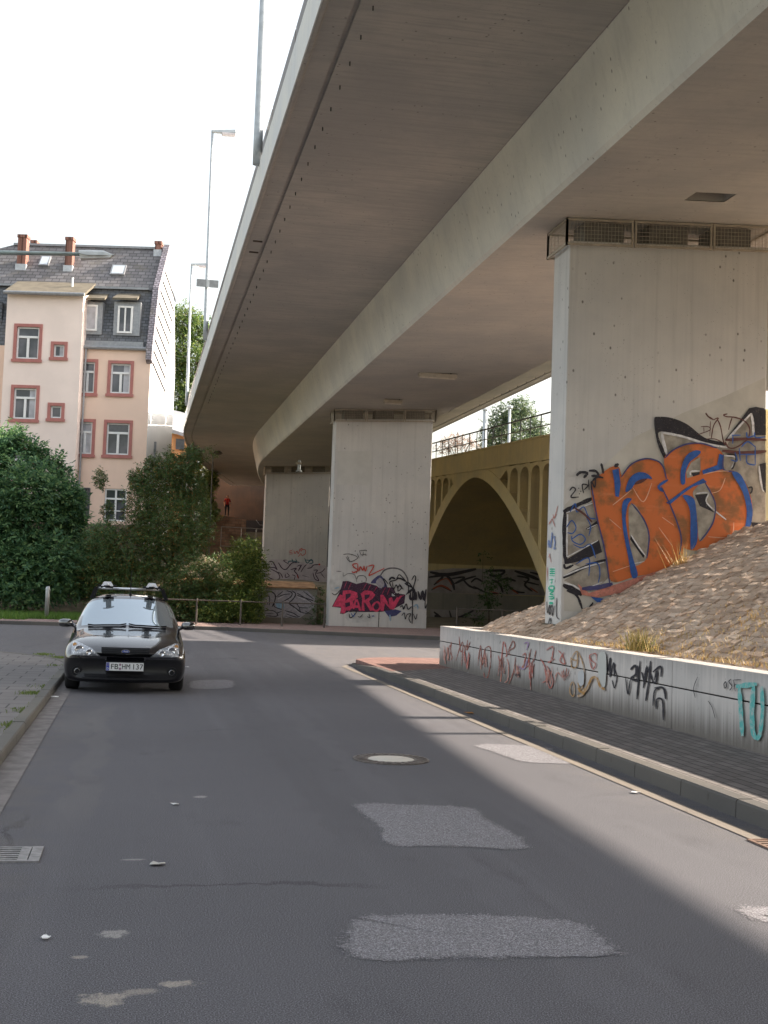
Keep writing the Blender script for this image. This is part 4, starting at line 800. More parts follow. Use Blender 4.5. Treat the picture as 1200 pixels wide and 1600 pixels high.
def wallface(b, u0, u1, z0, z1, v, holes, dep, flip=1, mi=0):
    us = sorted({u0, u1, *[h[0] for h in holes], *[h[1] for h in holes]}); zs_ = sorted({z0, z1, *[h[2] for h in holes], *[h[3] for h in holes]})
    for i in range(len(us)-1):
        for j in range(len(zs_)-1):
            cu, cz = (us[i]+us[i+1])/2, (zs_[j]+zs_[j+1])/2
            if not any(h[0] < cu < h[1] and h[2] < cz < h[3] for h in holes): b.quad((us[i],v,zs_[j]),(us[i+1],v,zs_[j]),(us[i+1],v,zs_[j+1]),(us[i],v,zs_[j+1]), mi)
    for a, c, d, e in holes:
        for p, q in (((a,d),(c,d)),((c,d),(c,e)),((c,e),(a,e)),((a,e),(a,d))): b.quad((p[0],v,p[1]),(q[0],v,q[1]),(q[0],v+dep,q[1]),(p[0],v+dep,p[1]), mi)
def BB(): b = MB(); b.M = BM; return b
def window(rect, v, sur=.30, style='cross', curtains=0, dep=.16, sill=True):
    x0, y0, x1, y1 = rect; ua, zt = bp(x0, y0, v); uc, zb = bp(x1, y1, v); u0, u1, z0, z1 = min(ua, uc), max(ua, uc), min(zb, zt), max(zb, zt)
    w = BB()
    if sur:
        for a in ((u0,u0+sur,z0,z1),(u1-sur,u1,z0,z1),(u0+sur,u1-sur,z1-sur,z1),(u0+sur,u1-sur,z0,z0+sur)): w.box(a[0], a[1], v-.05, v+dep*.5, a[2], a[3])
        w.box(u0-.06, u1+.06, v-.10, v-.051, z0-.03, z0+.13)
        win = w.build('window', surr, BT)
    h0, h1, k0, k1 = u0+sur, u1-sur, z0+sur, z1-sur
    f = BB(); t_ = .085; d0, d1 = v+dep-.09, v+dep
    if not sur: win = None
    for a in ((h0,h0+t_,k0,k1),(h1-t_,h1,k0,k1),(h0+t_,h1-t_,k1-t_,k1),(h0+t_,h1-t_,k0,k0+t_)): f.box(a[0], a[1], d0, d1, a[2], a[3])
    zt_ = k0+(k1-k0)*.69; um = (h0+h1)/2
    if style == 'cross': f.box(h0+t_, h1-t_, d0-.02, d1-.01, zt_-.06, zt_+.06); f.box(um-.065, um+.065, d0-.012, d1-.02, k0+t_, zt_-.06)
    if style == 'six': f.box(h0+t_, h1-t_, d0-.02, d1-.01, zt_-.05, zt_+.05); f.box(h0+t_, h1-t_, d0-.012, d1-.03, k0+(k1-k0)*.32-.03, k0+(k1-k0)*.32+.03); f.box(um-.05, um+.05, d0-.008, d1-.02, k0+t_, k1-t_)
    fr = f.build('frame' if sur else 'window', wfr, win or BT)
    if not sur: win = fr
    g = BB(); g.quad((h0+t_,d1-.03,k0+t_),(h1-t_,d1-.03,k0+t_),(h1-t_,d1-.03,k1-t_),(h0+t_,d1-.03,k1-t_)); g.build('pane', wgl, win)
    if curtains:
        g = BB(); n = 10; cw = (h1-h0-2*t_)*curtains
        for i in range(n): a = h0+t_+cw*i/n; g.quad((a,d1-.034-.004*(i%2),k0+t_),(a+cw/n,d1-.034-.004*((i+1)%2),k0+t_),(a+cw/n,d1-.034-.004*((i+1)%2),k1-t_),(a,d1-.034-.004*(i%2),k1-t_))
        g.build('curtain', curt, win)
    return (h0, h1, k0, k1)
AV = -.75
hm = [window(r, 0, .17, 'cross', c) for r, c in (((121.5,560.5,151,619),.0),((169.4,563,207,620),.35),((117,654,147,714.5),.9),((163,655.7,205,716),0))]
hm.append(window((164,763,196,815), 0, 0, 'six', 0)); 
ug, zg = bp(117, 762); ug2, zg2 = bp(138.6, 810); gr = BB(); hm.append((min(ug,ug2), max(ug,ug2), zg2, zg))
gr.quad((hm[-1][0],.1,hm[-1][2]),(hm[-1][1],.1,hm[-1][2]),(hm[-1][1],.1,hm[-1][3]),(hm[-1][0],.1,hm[-1][3])); gw_ = gr.build('barred_window', flat('dull_pane', (.13,.13,.15), .4), BT); gr = BB()
for i in range(7): u = hm[-1][0]+(hm[-1][1]-hm[-1][0])*i/6; gr.box(u-.02, u+.02, -.03, .01, hm[-1][2], hm[-1][3])
for i in range(9): z = hm[-1][2]+(hm[-1][3]-hm[-1][2])*i/8; gr.box(hm[-1][0], hm[-1][1], -.05, -.031, z-.02, z+.02)
gr.build('bars', flat('bar_iron', (.16,.15,.16), .6), gw_)
ha = [window(r, AV, .17, s, c) for r, s, c in (((22.7,505.5,64,566),'cross',.0),((80,533.5,104.6,563),'plain',.5),((18,601,59.5,660),'cross',.3),((75,629,100,658.5),'plain',0),((13,698,55,757),'cross',0))]
ZE = bp(180, 545)[1]; ZA = bp(60, 461, AV)[1]; UA0 = bp(123.5, 600, AV)[0]; UA1 = bp(4, 600, AV)[0]; ZP = bp(180, 820)[1]
VB = .95; ZB = bp(180, 452, VB)[1]; VR = 3.4; ZR = bp(180, 387, VR)[1]; DEP = 7.0; UL = 14.
b = BB(); wallface(b, 0, UL, 0, ZE, 0, hm, .16); b.build('front_wall', plas, BT)
b = BB(); wallface(b, UA0, UA1, 0, ZA, AV, ha, .16); b.quad((UA0,AV,0),(UA0,.0,0),(UA0,.0,ZA),(UA0,AV,ZA)); b.poly([(UA0,0,ZE),(UA0,AV,ZA),(UA0,2.6,ZA+1.0),(UA0,2.6,ZE)]); b.quad((UA1,AV,0),(UA1,0,0),(UA1,0,ZA),(UA1,AV,ZA)); b.build('stair_wing', plas2, BT)
b = BB(); b.box(.02, UA0, -.06, -.002, 0, ZP); b.box(UA0+.02, UA1, AV-.06, AV-.002, 0, ZP); b.build('plinth', plinthm, BT)
b = BB(); prof = [(0,0),(0,ZE),(VB,ZB),(VR,ZR+.1),(DEP-VB,ZB),(DEP,ZE),(DEP,0)]
b.poly([(0, v, z) for v, z in prof]); b.build('gable_wall', gab, BT)
b = BB(); b.quad((UL,0,0),(UL,DEP,0),(UL,DEP,ZE),(UL,0,ZE)); b.quad((0,DEP,0),(UL,DEP,0),(UL,DEP,ZE),(0,DEP,ZE)); b.build('rear_wall', plas, BT)
# gable: raised slate verge along the mansard edge, thin slanting strips with shadow lines painted black
b = BB()
for (v0, z0), (v1, z1) in zip([(-.1,ZE-.7),(-.02,ZE),(VB,ZB)], [(-.02,ZE),(VB,ZB),(VR,ZR+.1)]): b.hexa([(-.12,v0-.28,z0+.1),(.22,v0-.28,z0+.1),(.22,v0+.1,z0-.1),(-.12,v0+.1,z0-.1),(-.12,v1-.28,z1+.1),(.22,v1-.28,z1+.1),(.22,v1+.1,z1-.1),(-.12,v1+.1,z1-.1)])
b.build('slate_verge', slatemat('verge_slate', (.30,.27,.31), .25), BT)
b = BB(); dk_ = flat('painted_shadow_line', (.010,.008,.010), .9)
for k in range(9):
    z = ZE-1.6+k*.74; v0 = .35+max(0, (z-ZE))*.42; b.hexa([(-.03,v0,z+.9),(0,v0,z+.9),(0,v0+3.9,z-.15),(-.03,v0+3.9,z-.15),(-.03,v0,z+1.08),(0,v0,z+1.08),(0,v0+3.9,z+.03),(-.03,v0+3.9,z+.03)])
b.build('shadow_strips', dk_, BT)
b = BB(); b.tube([(-.14, 1.6, 0), (-.14, 1.6, ZE-5)], .07, 8); b.build('downpipe_or_shadow_pole', zinc, BT)
b = BB(); b.tube([(UA0-.12, -.12, 0), (UA0-.12, -.12, ZE)], .06, 8); b.build('downpipe_or_shadow_pole', zinc, BT)
rf = BB(); rf.quad((.2,0,ZE),(UL+3,0,ZE),(UL+3,VB,ZB),(.2,VB,ZB)); mans = rf.build('mansard', mslate, BT)
rf = BB(); ur = bp(22, 387, VR)[0]; rf.poly([(.2,VB-.12,ZB-.05),(UL+3,VB-.12,ZB-.05),(UL-1,VR,ZR-1.2),(ur,VR,ZR),(.2,VR,ZR)]); rf.poly([(.2,DEP,ZE),(.2,VR,ZR-.02),(ur,VR,ZR-.02),(UL+3,DEP,ZE)]); roof = rf.build('roof', slate, BT)
rf = BB(); rf.hexa([(UA0-.15,AV-.3,ZA-.02),(UA1+.1,AV-.3,ZA-.02),(UA1+.1,1.7,ZA+1.35),(UA0-.15,1.7,ZA+1.35),(UA0-.15,AV-.3,ZA+.12),(UA1+.1,AV-.3,ZA+.12),(UA1+.1,1.7,ZA+1.5),(UA0-.15,1.7,ZA+1.5)]); rf.build('wing_roof', moss, BT)
rf = BB(); rf.tube([(UA0-.15,AV-.38,ZA+.02),(UA1+.1,AV-.38,ZA+.02)], .10, 8); rf.tube([(.15,-.14,ZE+.02),(UA0-.02,-.14,ZE+.02)], .11, 8); rf.build('gutter', zinc, BT)
rf = BB(); rf.box(.45, UA0-.02, -.06, .12, ZE+.14, ZE+.42); rf.box(.45, UL+3, VB-.2, VB+.05, ZB-.02, ZB+.10); rf.box(.3, ur, VR-.12, VR+.12, ZR-.04, ZR+.09); rf.build('roof_flashing', zinc, BT)
rf = BB(); u, z = bp(112, 448, .2); rf.tube([(u, .3, z-.5), (u, .3, z+.55)], .06, 8); rf.build('vent_pipe', wfr, BT)
def dormer(cx0, cy0, cx1, cy1, wr, cap, curtains, dark):
    u1, zt = bp(cx0, cy0, -.02); u0, zb = bp(cx1, cy1, -.02); d = BB(); d.box(u0, u1, .12, 1.6, zb, zt); dm = d.build('dormer', zinc, BT)
    a, k1 = bp(wr[0], wr[1], .1); c, k0 = bp(wr[2], wr[3], .1); h0, h1 = min(a, c), max(a, c); f = BB(); t_ = .10
    for q in ((h0,h0+t_,k0,k1),(h1-t_,h1,k0,k1),(h0+t_,h1-t_,k1-t_,k1),(h0+t_,h1-t_,k0,k0+t_)): f.box(q[0], q[1], .04, .118, q[2], q[3])
    if dark: f.box((h0+h1)/2-.04, (h0+h1)/2+.04, .05, .11, k0+t_, k1-t_)
    f.build('frame', wfr, dm); g = BB(); g.quad((h0+t_,.10,k0+t_),(h1-t_,.10,k0+t_),(h1-t_,.10,k1-t_),(h0+t_,.10,k1-t_)); g.build('pane', wgl if dark else curt, dm)
    a, z1 = bp(cap[0], cap[1], .3); c, z0 = bp(cap[2], cap[3], -.1); r_ = BB(); r_.hexa([(c-.05,-.22,zt+.02),(a+.05,-.22,zt+.02),(a-.1,1.9,zt+1.0),(c+.1,1.9,zt+1.0),(c-.05,-.22,zt+.14),(a+.05,-.22,zt+.14),(a-.1,1.9,zt+1.14),(c+.1,1.9,zt+1.14)]); r_.build('dormer_roof', moss, dm)
dormer(126, 470, 157.5, 522, (133, 476, 151, 517), (128, 457, 163, 470), 1, False); dormer(178, 470, 217, 524, (185, 478, 206, 521), (181, 459, 214, 470), 0, True)
brick = paving('chimney_brick', (.30, .15, .12), .25, .08, .012, 0, .15)
def roofz(v): return ZB+(ZR-ZB)*(v-VB)/(VR-VB)
def chimney(x0, x1, ytop, v, foot=True, w=.55):
    ua, zt = bp(x0, ytop, v); uc, _ = bp(x1, ytop, v); u0, u1 = min(ua, uc), max(ua, uc); zb = roofz(v) if v <= VR else ZR-1; c = BB(); c.box(u0, u1-.06, v, v+w, zb-.5, zt-.18); c.box(u0-.04, u1-.02, v-.04, v+w+.04, zt-.179, zt); ch = c.build('chimney', brick, BT)
    if foot: c = BB(); c.box(u0-.06, u1, v-.06, v+w+.06, zb-.6, zb+.35); c.build('chimney_foot', flat('lead_flashing', (.5,.52,.55), .5, .3), ch)
chimney(27, 42, 366, 1.9, True, .55); chimney(101.5, 114, 370, 1.9, True, .55); chimney(47, 57, 375, 4.0, True, .5); chimney(241, 252, 376.5, 3.0, True, .5)
def skylight(x0, y0, x1, y1, v):
    ua, _ = bp(x0, y1, v); uc, _ = bp(x1, y1, v); u0, u1 = min(ua, uc), max(ua, uc); L = .9; sl = (ZR-ZB)/(VR-VB); nn = Vector((0, -sl, 1)).normalized(); tt = Vector((0, 1, sl)).normalized(); p0 = Vector((0, v, roofz(v)))
    s = BB(); A = [p0+Vector((u0,0,0)), p0+Vector((u1,0,0)), p0+Vector((u1,0,0))+tt*L, p0+Vector((u0,0,0))+tt*L]; s.hexa([p-nn*.05 for p in A]+[p+nn*.16 for p in A]); sk = s.build('skylight', zinc, BT)
    cc = sum(A, Vector())/4; s = BB(); s.poly([cc+(p-cc)*.8+nn*.165 for p in A]); s.build('skylight_glass', flat('skylight_pane', (.6,.66,.72), .05, 0, .05, 1), sk)
skylight(60, 411, 75, 422, 2.1); skylight(171.5, 420, 194, 436, 1.7)
# neighbour beyond the gable: orange house with a dark eave
p = gy(284, 700, 92); NB = thing('orange_house', (p.x, p.y, 0), 'bright orange plastered house with grey roof edge behind the white gable', 'house')
zt = gy(275, 678, 92).z; b = MB(); b.box(gy(225,700,92).x, p.x+.35, 92, 100, 0, zt); b.build('wall', flat('orange_plaster', (.62,.33,.15), .9, var=.06), NB)
xa = gy(225,700,92).x; b = MB(); b.hexa([(xa-.4,91.5,zt+.65),(p.x+.6,91.5,zt-.35),(p.x+.6,100.4,zt+2.5),(xa-.4,100.4,zt+3.2),(xa-.4,91.5,zt+.9),(p.x+.6,91.5,zt-.1),(p.x+.6,100.4,zt+2.75),(xa-.4,100.4,zt+3.45)]); b.build('roof', zinc, NB)
c = gy(279, 688, 92); b = MB(); b.box(c.x-.2, c.x+.45, 91.9, 91.995, c.z-.7, c.z+.1); b.build('window', wgl, NB); c = gy(286, 735, 92); b = MB(); b.box(c.x-.5, c.x+.1, 91.9, 91.995, c.z-1.2, c.z+.3); b.build('balcony_panel', wfr, NB)
p = gy(0, 600, 72); NB2 = thing('neighbour_house', (p.x-1, p.y, 0), 'sliver of grey slate house at the left picture edge beside the salmon house', 'house'); zc = gy(0, 470, 71).z
b = MB(); b.box(p.x-9, p.x-.05, 71.0, 80, 0, gy(0, 530, 71).z); b.build('wall', plas, NB2); b = MB(); b.box(p.x-9, p.x+.0, 71.2, 80, gy(0, 530, 71).z, zc); b.build('mansard', mslate, NB2)
# ================================================================== ABUTMENT UNDER THE FAR BRIDGE END
def dirty_brick():
    t = NT('stained_brick'); sp = t.sep(); cb = t.N('ShaderNodeCombineXYZ'); t.L(sp['X'], cb.inputs[0]); t.L(sp['Z'], cb.inputs[1]); b = t.N('ShaderNodeTexBrick'); t.L(cb.outputs[0], b.inputs[0]); b.inputs['Scale'].default_value = 1; b.inputs['Brick Width'].default_value = .5; b.inputs['Row Height'].default_value = .22
    b.inputs['Color1'].default_value = (.25,.15,.115,1); b.inputs['Color2'].default_value = (.40,.28,.22,1); b.inputs['Mortar'].default_value = (.22,.18,.16,1); b.inputs['Mortar Size'].default_value = .02
    n = t.noise(.8, 5, .65); return t.done(t.mix(t.math('MULTIPLY', t.ramp(n, .45, .7), .6), b.outputs[0], (.10, .065, .055)), .9)
brk = dirty_brick()
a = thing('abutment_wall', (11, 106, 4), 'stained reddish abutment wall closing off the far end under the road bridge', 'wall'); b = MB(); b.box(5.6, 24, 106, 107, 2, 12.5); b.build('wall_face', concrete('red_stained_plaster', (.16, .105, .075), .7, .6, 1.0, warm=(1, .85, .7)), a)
b = MB(); b.box(5.4, 24, 105.7, 105.99, 2, 7.3); b.build('dark_base', flat('blackish_base', (.03,.028,.028), .9), a)  # near-black lower part of the abutment wall
a = thing('stone_terrace', (7.4, 99, 4), 'low reddish stone terrace wall beside the dark stair opening under the bridge end', 'wall'); b = MB(); b.hexa([(5.0,98.6,3),(8.4,98.6,3),(8.4,105.6,3),(5.0,105.6,3),(5.0,98.6,7.40),(8.4,98.6,7.0),(8.4,105.6,7.0),(5.0,105.6,7.40)]); b.build('wall_face', brk, a)
b = MB(); b.box(8.42, 11.5, 99.2, 104.5, 2.5, 3.2)
for k in range(10): b.box(8.42, 11.5, 100+k*.4, 104.5, 3.2+k*.3, 3.5+k*.3)
b.build('stairs', M['plinth'], a)
a = thing('stair_railing', (9, 98.4, 4), 'thin pale metal handrails in front of the dark stairs under the far bridge end', 'railing')
for y in (98.4,): 
    for zz in (6.25, 4.7): q = MB(); q.tube([(6.4, y, zz+.05), (11.5, y, zz)], .03, 6); q.build('handrail', M['steel'], a)
    for x in (6.4, 8.0, 9.2, 10.4): q = MB(); q.tube([(x, y, 2.5), (x, y, 6.3)], .025, 6); q.build('post', M['steel'], a)
q = MB(); q.tube([(9.2, 98.8, 7.0), (9.5, 98.8, 6.6), (9.9, 98.8, 6.6), (10.3, 98.8, 5.9)], .03, 6); q.build('handrail', M['steel'], a)
# small dark lamp by the stairs
p = gy(330, 790, 84); a = thing('path_lamp', (p.x, p.y, 3), 'small dark path lamp rising out of the big shrub under the bridge', 'street lamp'); q = MB(); q.tube([(p.x, 84, 2.8), (p.x-.03, 84, 10.55), (p.x+.06, 84, 10.75), (p.x+.3, 84, 10.8)], .04, 8); q.build('pole', M['darksteel'], a)
q = MB(); q.lathe([(.06,.16),(.26,.02),(.28,-.05),(.15,-.12)], (p.x+.35, 84, 10.7), 'z', 14); q.build('lamp_head', M['rail'], a, True)
# ================================================================== LAMP POSTS
def lamp(name, base, top, r0, r1, label, head=.95, hr=0., sign=None):
    a = thing(name, base, label, 'street lamp', 0, 'tall lamp posts along the road bridge'); bx = Vector(base); tp = Vector(top)
    q = MB(); q.tube([bx, bx+(tp-bx)*.08, bx+(tp-bx)*.081, tp], [r0*1.02, r0*1.02, r0, r1], 12); q.build('pole', M['lampgrey'], a, True)
    q = MB(); h = head; zt = tp.z; q.hexa([(tp.x-.05,tp.y-.07,zt-.06),(tp.x+h,tp.y-.16,zt-.02),(tp.x+h,tp.y+.16,zt-.02),(tp.x-.05,tp.y+.07,zt-.06),(tp.x-.05,tp.y-.05,zt+.05),(tp.x+h,tp.y-.1,zt+.16),(tp.x+h,tp.y+.1,zt+.16),(tp.x-.05,tp.y+.05,zt+.05)])
    hd = q.build('lamp_head', M['lampgrey'], a, bevel=.03); q = MB(); q.hexa([(tp.x+h*.42,tp.y-.12,zt-.13),(tp.x+h*.96,tp.y-.13,zt-.1),(tp.x+h*.96,tp.y+.13,zt-.1),(tp.x+h*.42,tp.y+.12,zt-.13),(tp.x+h*.38,tp.y-.14,zt-.03),(tp.x+h,tp.y-.15,zt-.021),(tp.x+h,tp.y+.15,zt-.021),(tp.x+h*.38,tp.y+.14,zt-.03)]); q.build('lamp_cover', flat('lamp_glass', (.62,.58,.62), .3), hd, bevel=.02)
    if sign:
        q = MB(); z = sign; q.box(bx.x-.45, bx.x+.42, bx.y-.17, bx.y-.13, z-.15, z+.15); s = q.build('sign_plate', flat('sign_back', (.22,.23,.24), .5, .4), a); q = MB(); q.box(bx.x-.06, bx.x+.06, bx.y-.174, bx.y-.172, z-.16, z+.16); q.tube([(bx.x-.01, bx.y, z-.08), (bx.x-.01, bx.y-.16, z-.08)], .05, 8); q.build('sign_clamp', M['steel'], s)
    return a
def on(y): return 11.0+off(y)[1]
lamp('lamp_post', (2.22, 27.2, on(27.2)+.2), (2.20, 27.2, 20.1), .105, .07, 'thick pale lamp post nearest the camera, running out of the top of the picture')
lamp('lamp_post', (2.20, 48.7, on(48.7)+.2), (2.12, 48.7, 19.97), .095, .05, 'middle lamp post with lit-up head and a grey sign plate on its pole', sign=13.69)
lamp('lamp_post', (2.22, 68.4, on(68.4)+.2), (2.15, 68.4, 19.6), .09, .05, 'farthest lamp post standing between the white gable and the bridge edge')
p0 = gy(150, 396, 22); a = thing('street_lamp', (-5.2, 22.2, .1), 'grey street lamp with long arm reaching in from the left across the roofs', 'street lamp')
q = MB(); q.tube([(-5.2, 22.2, 0), (-5.2, 22.2, 1.2), (-5.2, 22.2, 1.21), (-5.2, 22.1, 6.9)], [.09, .09, .065, .05], 12); q.build('pole', M['lampgrey'], a, True)
q = MB(); q.tube([(-5.2, 22.1, 6.9), (-5.0, 22.05, 7.15), (-4.5, 22, 7.27), (-2.64, 22, 7.375), (p0.x-.28, 22, 7.47)], [.05, .045, .042, .040, .034], 10); q.build('arm', flat('green_grey_steel', (.30, .36, .35), .5, .3), a, True)
q = MB(); x0, x1 = gy(123, 397, 22).x, gy(178, 398, 22).x; zc = 7.49
hp = [(x0, -.03, .05), (x0+.14, -.05, .065), (x0+.42, -.03, .085), (x1, .005, .02)]
vs = []; 
for x, lo, hi in hp:
    w = .11 if x < x1-.01 else .05
    for sy, sz in ((-1,0),(-.75,.6),(0,1),(.75,.6),(1,0)): vs.append((x, 22+sy*w, zc+lo+(hi-lo)*sz))
q.add(vs, [(i*5+j, i*5+j+1, (i+1)*5+j+1, (i+1)*5+j) for i in range(3) for j in range(4)]+[(i*5, (i+1)*5, (i+1)*5+4, i*5+4) for i in range(3)]+[(0,1,2,3,4),(15,16,17,18,19)]); hd = q.build('lamp_head', flat('lamp_shell', (.55,.57,.56), .45), a)
q = MB(); q.hexa([(x0+.04,21.92,zc-.115),(x1-.06,21.93,zc-.05),(x1-.06,22.07,zc-.05),(x0+.04,22.08,zc-.115),(x0+.01,21.9,zc-.04),(x1-.03,21.93,zc+.0),(x1-.03,22.07,zc+.0),(x0+.01,22.1,zc-.04)]); q.build('lamp_cover', flat('lamp_bowl', (.66,.66,.64), .25), hd)
# ================================================================== CAR
cp = gy(195.2, 1040, 18.75); CX, CY = cp.x, 18.72
CAR = thing('parked_car', (CX, CY, 0), 'shiny black estate car parked at the left kerb with a bicycle rack on its roof', 'car')
paint_ = NT('black_car_paint'); paint_.done((.006, .006, .009), .25, 0, Coat_Weight=1.0, Coat_Roughness=.02, Coat_IOR=2.3, Specular_IOR_Level=.2); CARP = paint_.mat
BUMP = flat('bumper_black', (.009, .009, .012), .3, 0, .05, Coat_Weight=.5, Coat_Roughness=.12, Coat_IOR=1.4, Specular_IOR_Level=.2)
def cglass():
    t = NT('car_glass'); return t.done((.46, .53, .58), .02, .72, IOR=1.9, Specular_IOR_Level=.5)
CG = cglass(); BLK = flat('black_plastic', (.014, .014, .016), .6, var=.05, Specular_IOR_Level=.15); CHR = flat('chrome', (.75, .75, .77), .15, 1., .03); RUB = flat('tyre_rubber', (.015, .015, .016), .85, var=.1); ALU = flat('aluminium', (.70, .71, .73), .3, .9, .05); WHT = flat('white_plate', (.78, .78, .78), .4, var=.02)
def arch(y):   # wheel-arch height at station y
    for c in (.93, 3.68):
        d = abs(y-c)
        if d < .40: return .30+sqrt(max(0, .36**2-d*d*.80))
    return .2
def side(y, zb, w=.905): 
    a = arch(y); lo = max(zb, .18); in_ = a > .25
    return [(0, lo), (.66 if in_ else .74, lo if not in_ else lo), ((.80, a) if in_ else (.87, lo+.05)), (w-.015 if in_ else w, max(.46, a+.03))]
R_ = []
def ring(y, k, pts): R_.append((y, k, pts))
ring(.03, .20, [(0,.24),(.60,.24),(.76,.27),(.80,.38),(.79,.50),(.72,.565),(.42,.585),(.2,.59),(0,.59)])
ring(.06, .22, [(0,.17),(.70,.17),(.84,.20),(.875,.38),(.87,.54),(.82,.615),(.48,.645),(.24,.655),(0,.66)])
ring(.16, .22, [(0,.15),(.74,.15),(.89,.19),(.91,.38),(.91,.56),(.865,.675),(.55,.715),(.28,.73),(0,.735)])
ring(.38, .18, [(0,.15),(.76,.15),(.90,.19),(.92,.42),(.92,.61),(.87,.745),(.58,.79),(.3,.805),(0,.81)])
for y, top in ((.56,[(.90,.63),(.86,.77),(.58,.82),(.3,.838),(0,.843)]),(.66,[(.903,.64),(.86,.785),(.6,.835),(.3,.853),(0,.858)]),(.93,[(.905,.66),(.86,.82),(.62,.87),(.32,.888),(0,.893)]),(1.20,[(.905,.69),(.86,.85),(.66,.90),(.34,.918),(0,.922)]),(1.32,[(.905,.70),(.86,.865),(.70,.915),(.35,.935),(0,.94)])):
    ring(y, .12, side(y, .18)+top)
S0 = [(0,.18),(.74,.18),(.87,.23),(.905,.46)]
ring(1.38, .20, S0+[(.905,.71),(.862,.88),(.80,.925),(.40,.945),(0,.95)])
ring(1.80, .18, S0+[(.905,.735),(.86,.90),(.765,1.155),(.40,1.19),(0,1.20)])
ring(2.22, .14, S0+[(.905,.75),(.858,.915),(.70,1.375),(.38,1.42),(0,1.43)])
ring(2.36, .10, S0+[(.905,.755),(.857,.92),(.675,1.415),(.36,1.455),(0,1.465)])
ring(2.9, .03, S0+[(.905,.765),(.855,.93),(.66,1.435),(.36,1.477),(0,1.485)])
ring(3.28, 0, side(3.28, .18)+[(.905,.77),(.853,.935),(.60,1.425),(.34,1.468),(0,1.476)])
ring(3.42, 0, side(3.42, .18)+[(.905,.77),(.853,.935),(.60,1.42),(.34,1.462),(0,1.47)])
ring(3.68, 0, side(3.68, .18)+[(.903,.775),(.85,.94),(.60,1.41),(.34,1.452),(0,1.46)])
ring(3.95, 0, side(3.95, .18)+[(.90,.78),(.845,.94),(.59,1.39),(.34,1.435),(0,1.443)])
ring(4.35, -.03, [(0,.20),(.72,.20),(.85,.24),(.89,.46),(.89,.78),(.83,.94),(.56,1.33),(.33,1.37),(0,1.38)])
ring(4.62, -.06, [(0,.22),(.70,.22),(.82,.27),(.86,.46),(.86,.74),(.80,.90),(.58,1.06),(.33,1.08),(0,1.085)])
ring(4.72, -.08, [(0,.30),(.60,.30),(.74,.34),(.80,.46),(.80,.70),(.74,.82),(.52,.88),(.3,.89),(0,.89)])
def build_body():
    vs = []; fs = []; ms = []; n = 9; W = 2*n-2
    for y, k, pts in R_:
        L = pts+[(-x, z) for x, z in pts[-2:0:-1]]
        for x, z in L: vs.append((x, y+k*x*x/.81*.9, z))
    def top(i): return i
    for j in range(len(R_)-1):
        for i in range(W):
            ya, yb = R_[j][0], R_[j+1][0]; ii = i if i < n-1 else W-1-i; m = 0
            if yb < .5 and ii < (3 if yb > .3 else 4): m = 3
            if 1.36 < ya and yb < 2.3 and ii in (6, 7): m = 1
            if 1.75 < ya < 4.0 and yb < 4.4 and ii == 5: m = 2
            if 4.3 < ya and yb < 4.65 and ii in (6, 7): m = 2
            fs.append((j*W+i, j*W+(i+1) % W, (j+1)*W+(i+1) % W, (j+1)*W+i)); ms.append(m)
    for base, fl in ((0, 1), ((len(R_)-1)*W, -1)):
        for i in range(n-1):
            a, c = i, i+1; a2, c2 = (W-i) % W, W-i-1
            f = [base+a, base+c, base+c2, base+a2] if a != a2 and c != c2 else ([base+a, base+c, base+c2] if a == a2 else [base+a, base+c, base+a2])
            fs.append(tuple(f[::fl])); ms.append(3 if fl == 1 and i in (0, 1, 2, 3) else 0)
    me = bpy.data.meshes.new('cage'); me.from_pydata(vs, [], fs); me.polygons.foreach_set('material_index', ms)
    bm = bmesh.new(); bm.from_mesh(me); bmesh.ops.recalc_face_normals(bm, faces=bm.faces); bm.to_mesh(me); bm.free()
    for k in range(4): me.materials.append(CARP)
    o = bpy.data.objects.new('cage', me); COL.objects.link(o); s = o.modifiers.new('s', 'SUBSURF'); s.levels = s.render_levels = 3
    dg = bpy.context.evaluated_depsgraph_get(); ev = o.evaluated_get(dg).to_mesh(); V_ = [v.co.copy() for v in ev.vertices]; Fs = [(tuple(p.vertices), p.material_index) for p in ev.polygons]; o.evaluated_get(dg).to_mesh_clear(); bpy.data.objects.remove(o); bpy.data.meshes.remove(me)
    return V_, Fs
CV, CF = build_body(); BV = BVHTree.FromPolygons(CV, [f for f, m in CF])
def CB(): b = MB(); b.M = ROOTM[CAR.name]; return b
for m, nm, mt in ((0, 'body', CARP), (1, 'windscreen', CG), (2, 'side_window', CG), (3, 'bumper', BUMP)):
    b = CB(); used = {}; fs = []
    for f, mi in CF:
        if mi == m: fs.append([used.setdefault(i, len(used)) for i in f])
    b.add([CV[i] for i in used], fs); b.build(nm, mt, CAR, True, recalc=False)
def onbody(x, z, o=.006):
    h = BV.ray_cast(Vector((x, -1, z)), Vector((0, 1, 0)))
    return h[0]+h[1]*o if h[0] else Vector((x, .4, z))
def ontop(x, y, o=.006):
    h = BV.ray_cast(Vector((x, y, 3)), Vector((0, 0, -1))); return h[0]+h[1]*o
def skin_patch(b, left, right, nu=8, nv=8, o=.006):
    """grid between two edge polylines (x,z seen from the front), laid on the body"""
    def ev(L, t): k = t*(len(L)-1); i = min(int(k), len(L)-2); return Vector(L[i]).lerp(Vector(L[i+1]), k-i)
    vs = []
    for j in range(nv+1):
        A, B_ = ev(left, j/nv), ev(right, j/nv)
        for i in range(nu+1): p = A.lerp(B_, i/nu); vs.append(onbody(p.x, p.y, o))
    b.add(vs, [(j*(nu+1)+i, j*(nu+1)+i+1, (j+1)*(nu+1)+i+1, (j+1)*(nu+1)+i) for j in range(nv) for i in range(nu)])
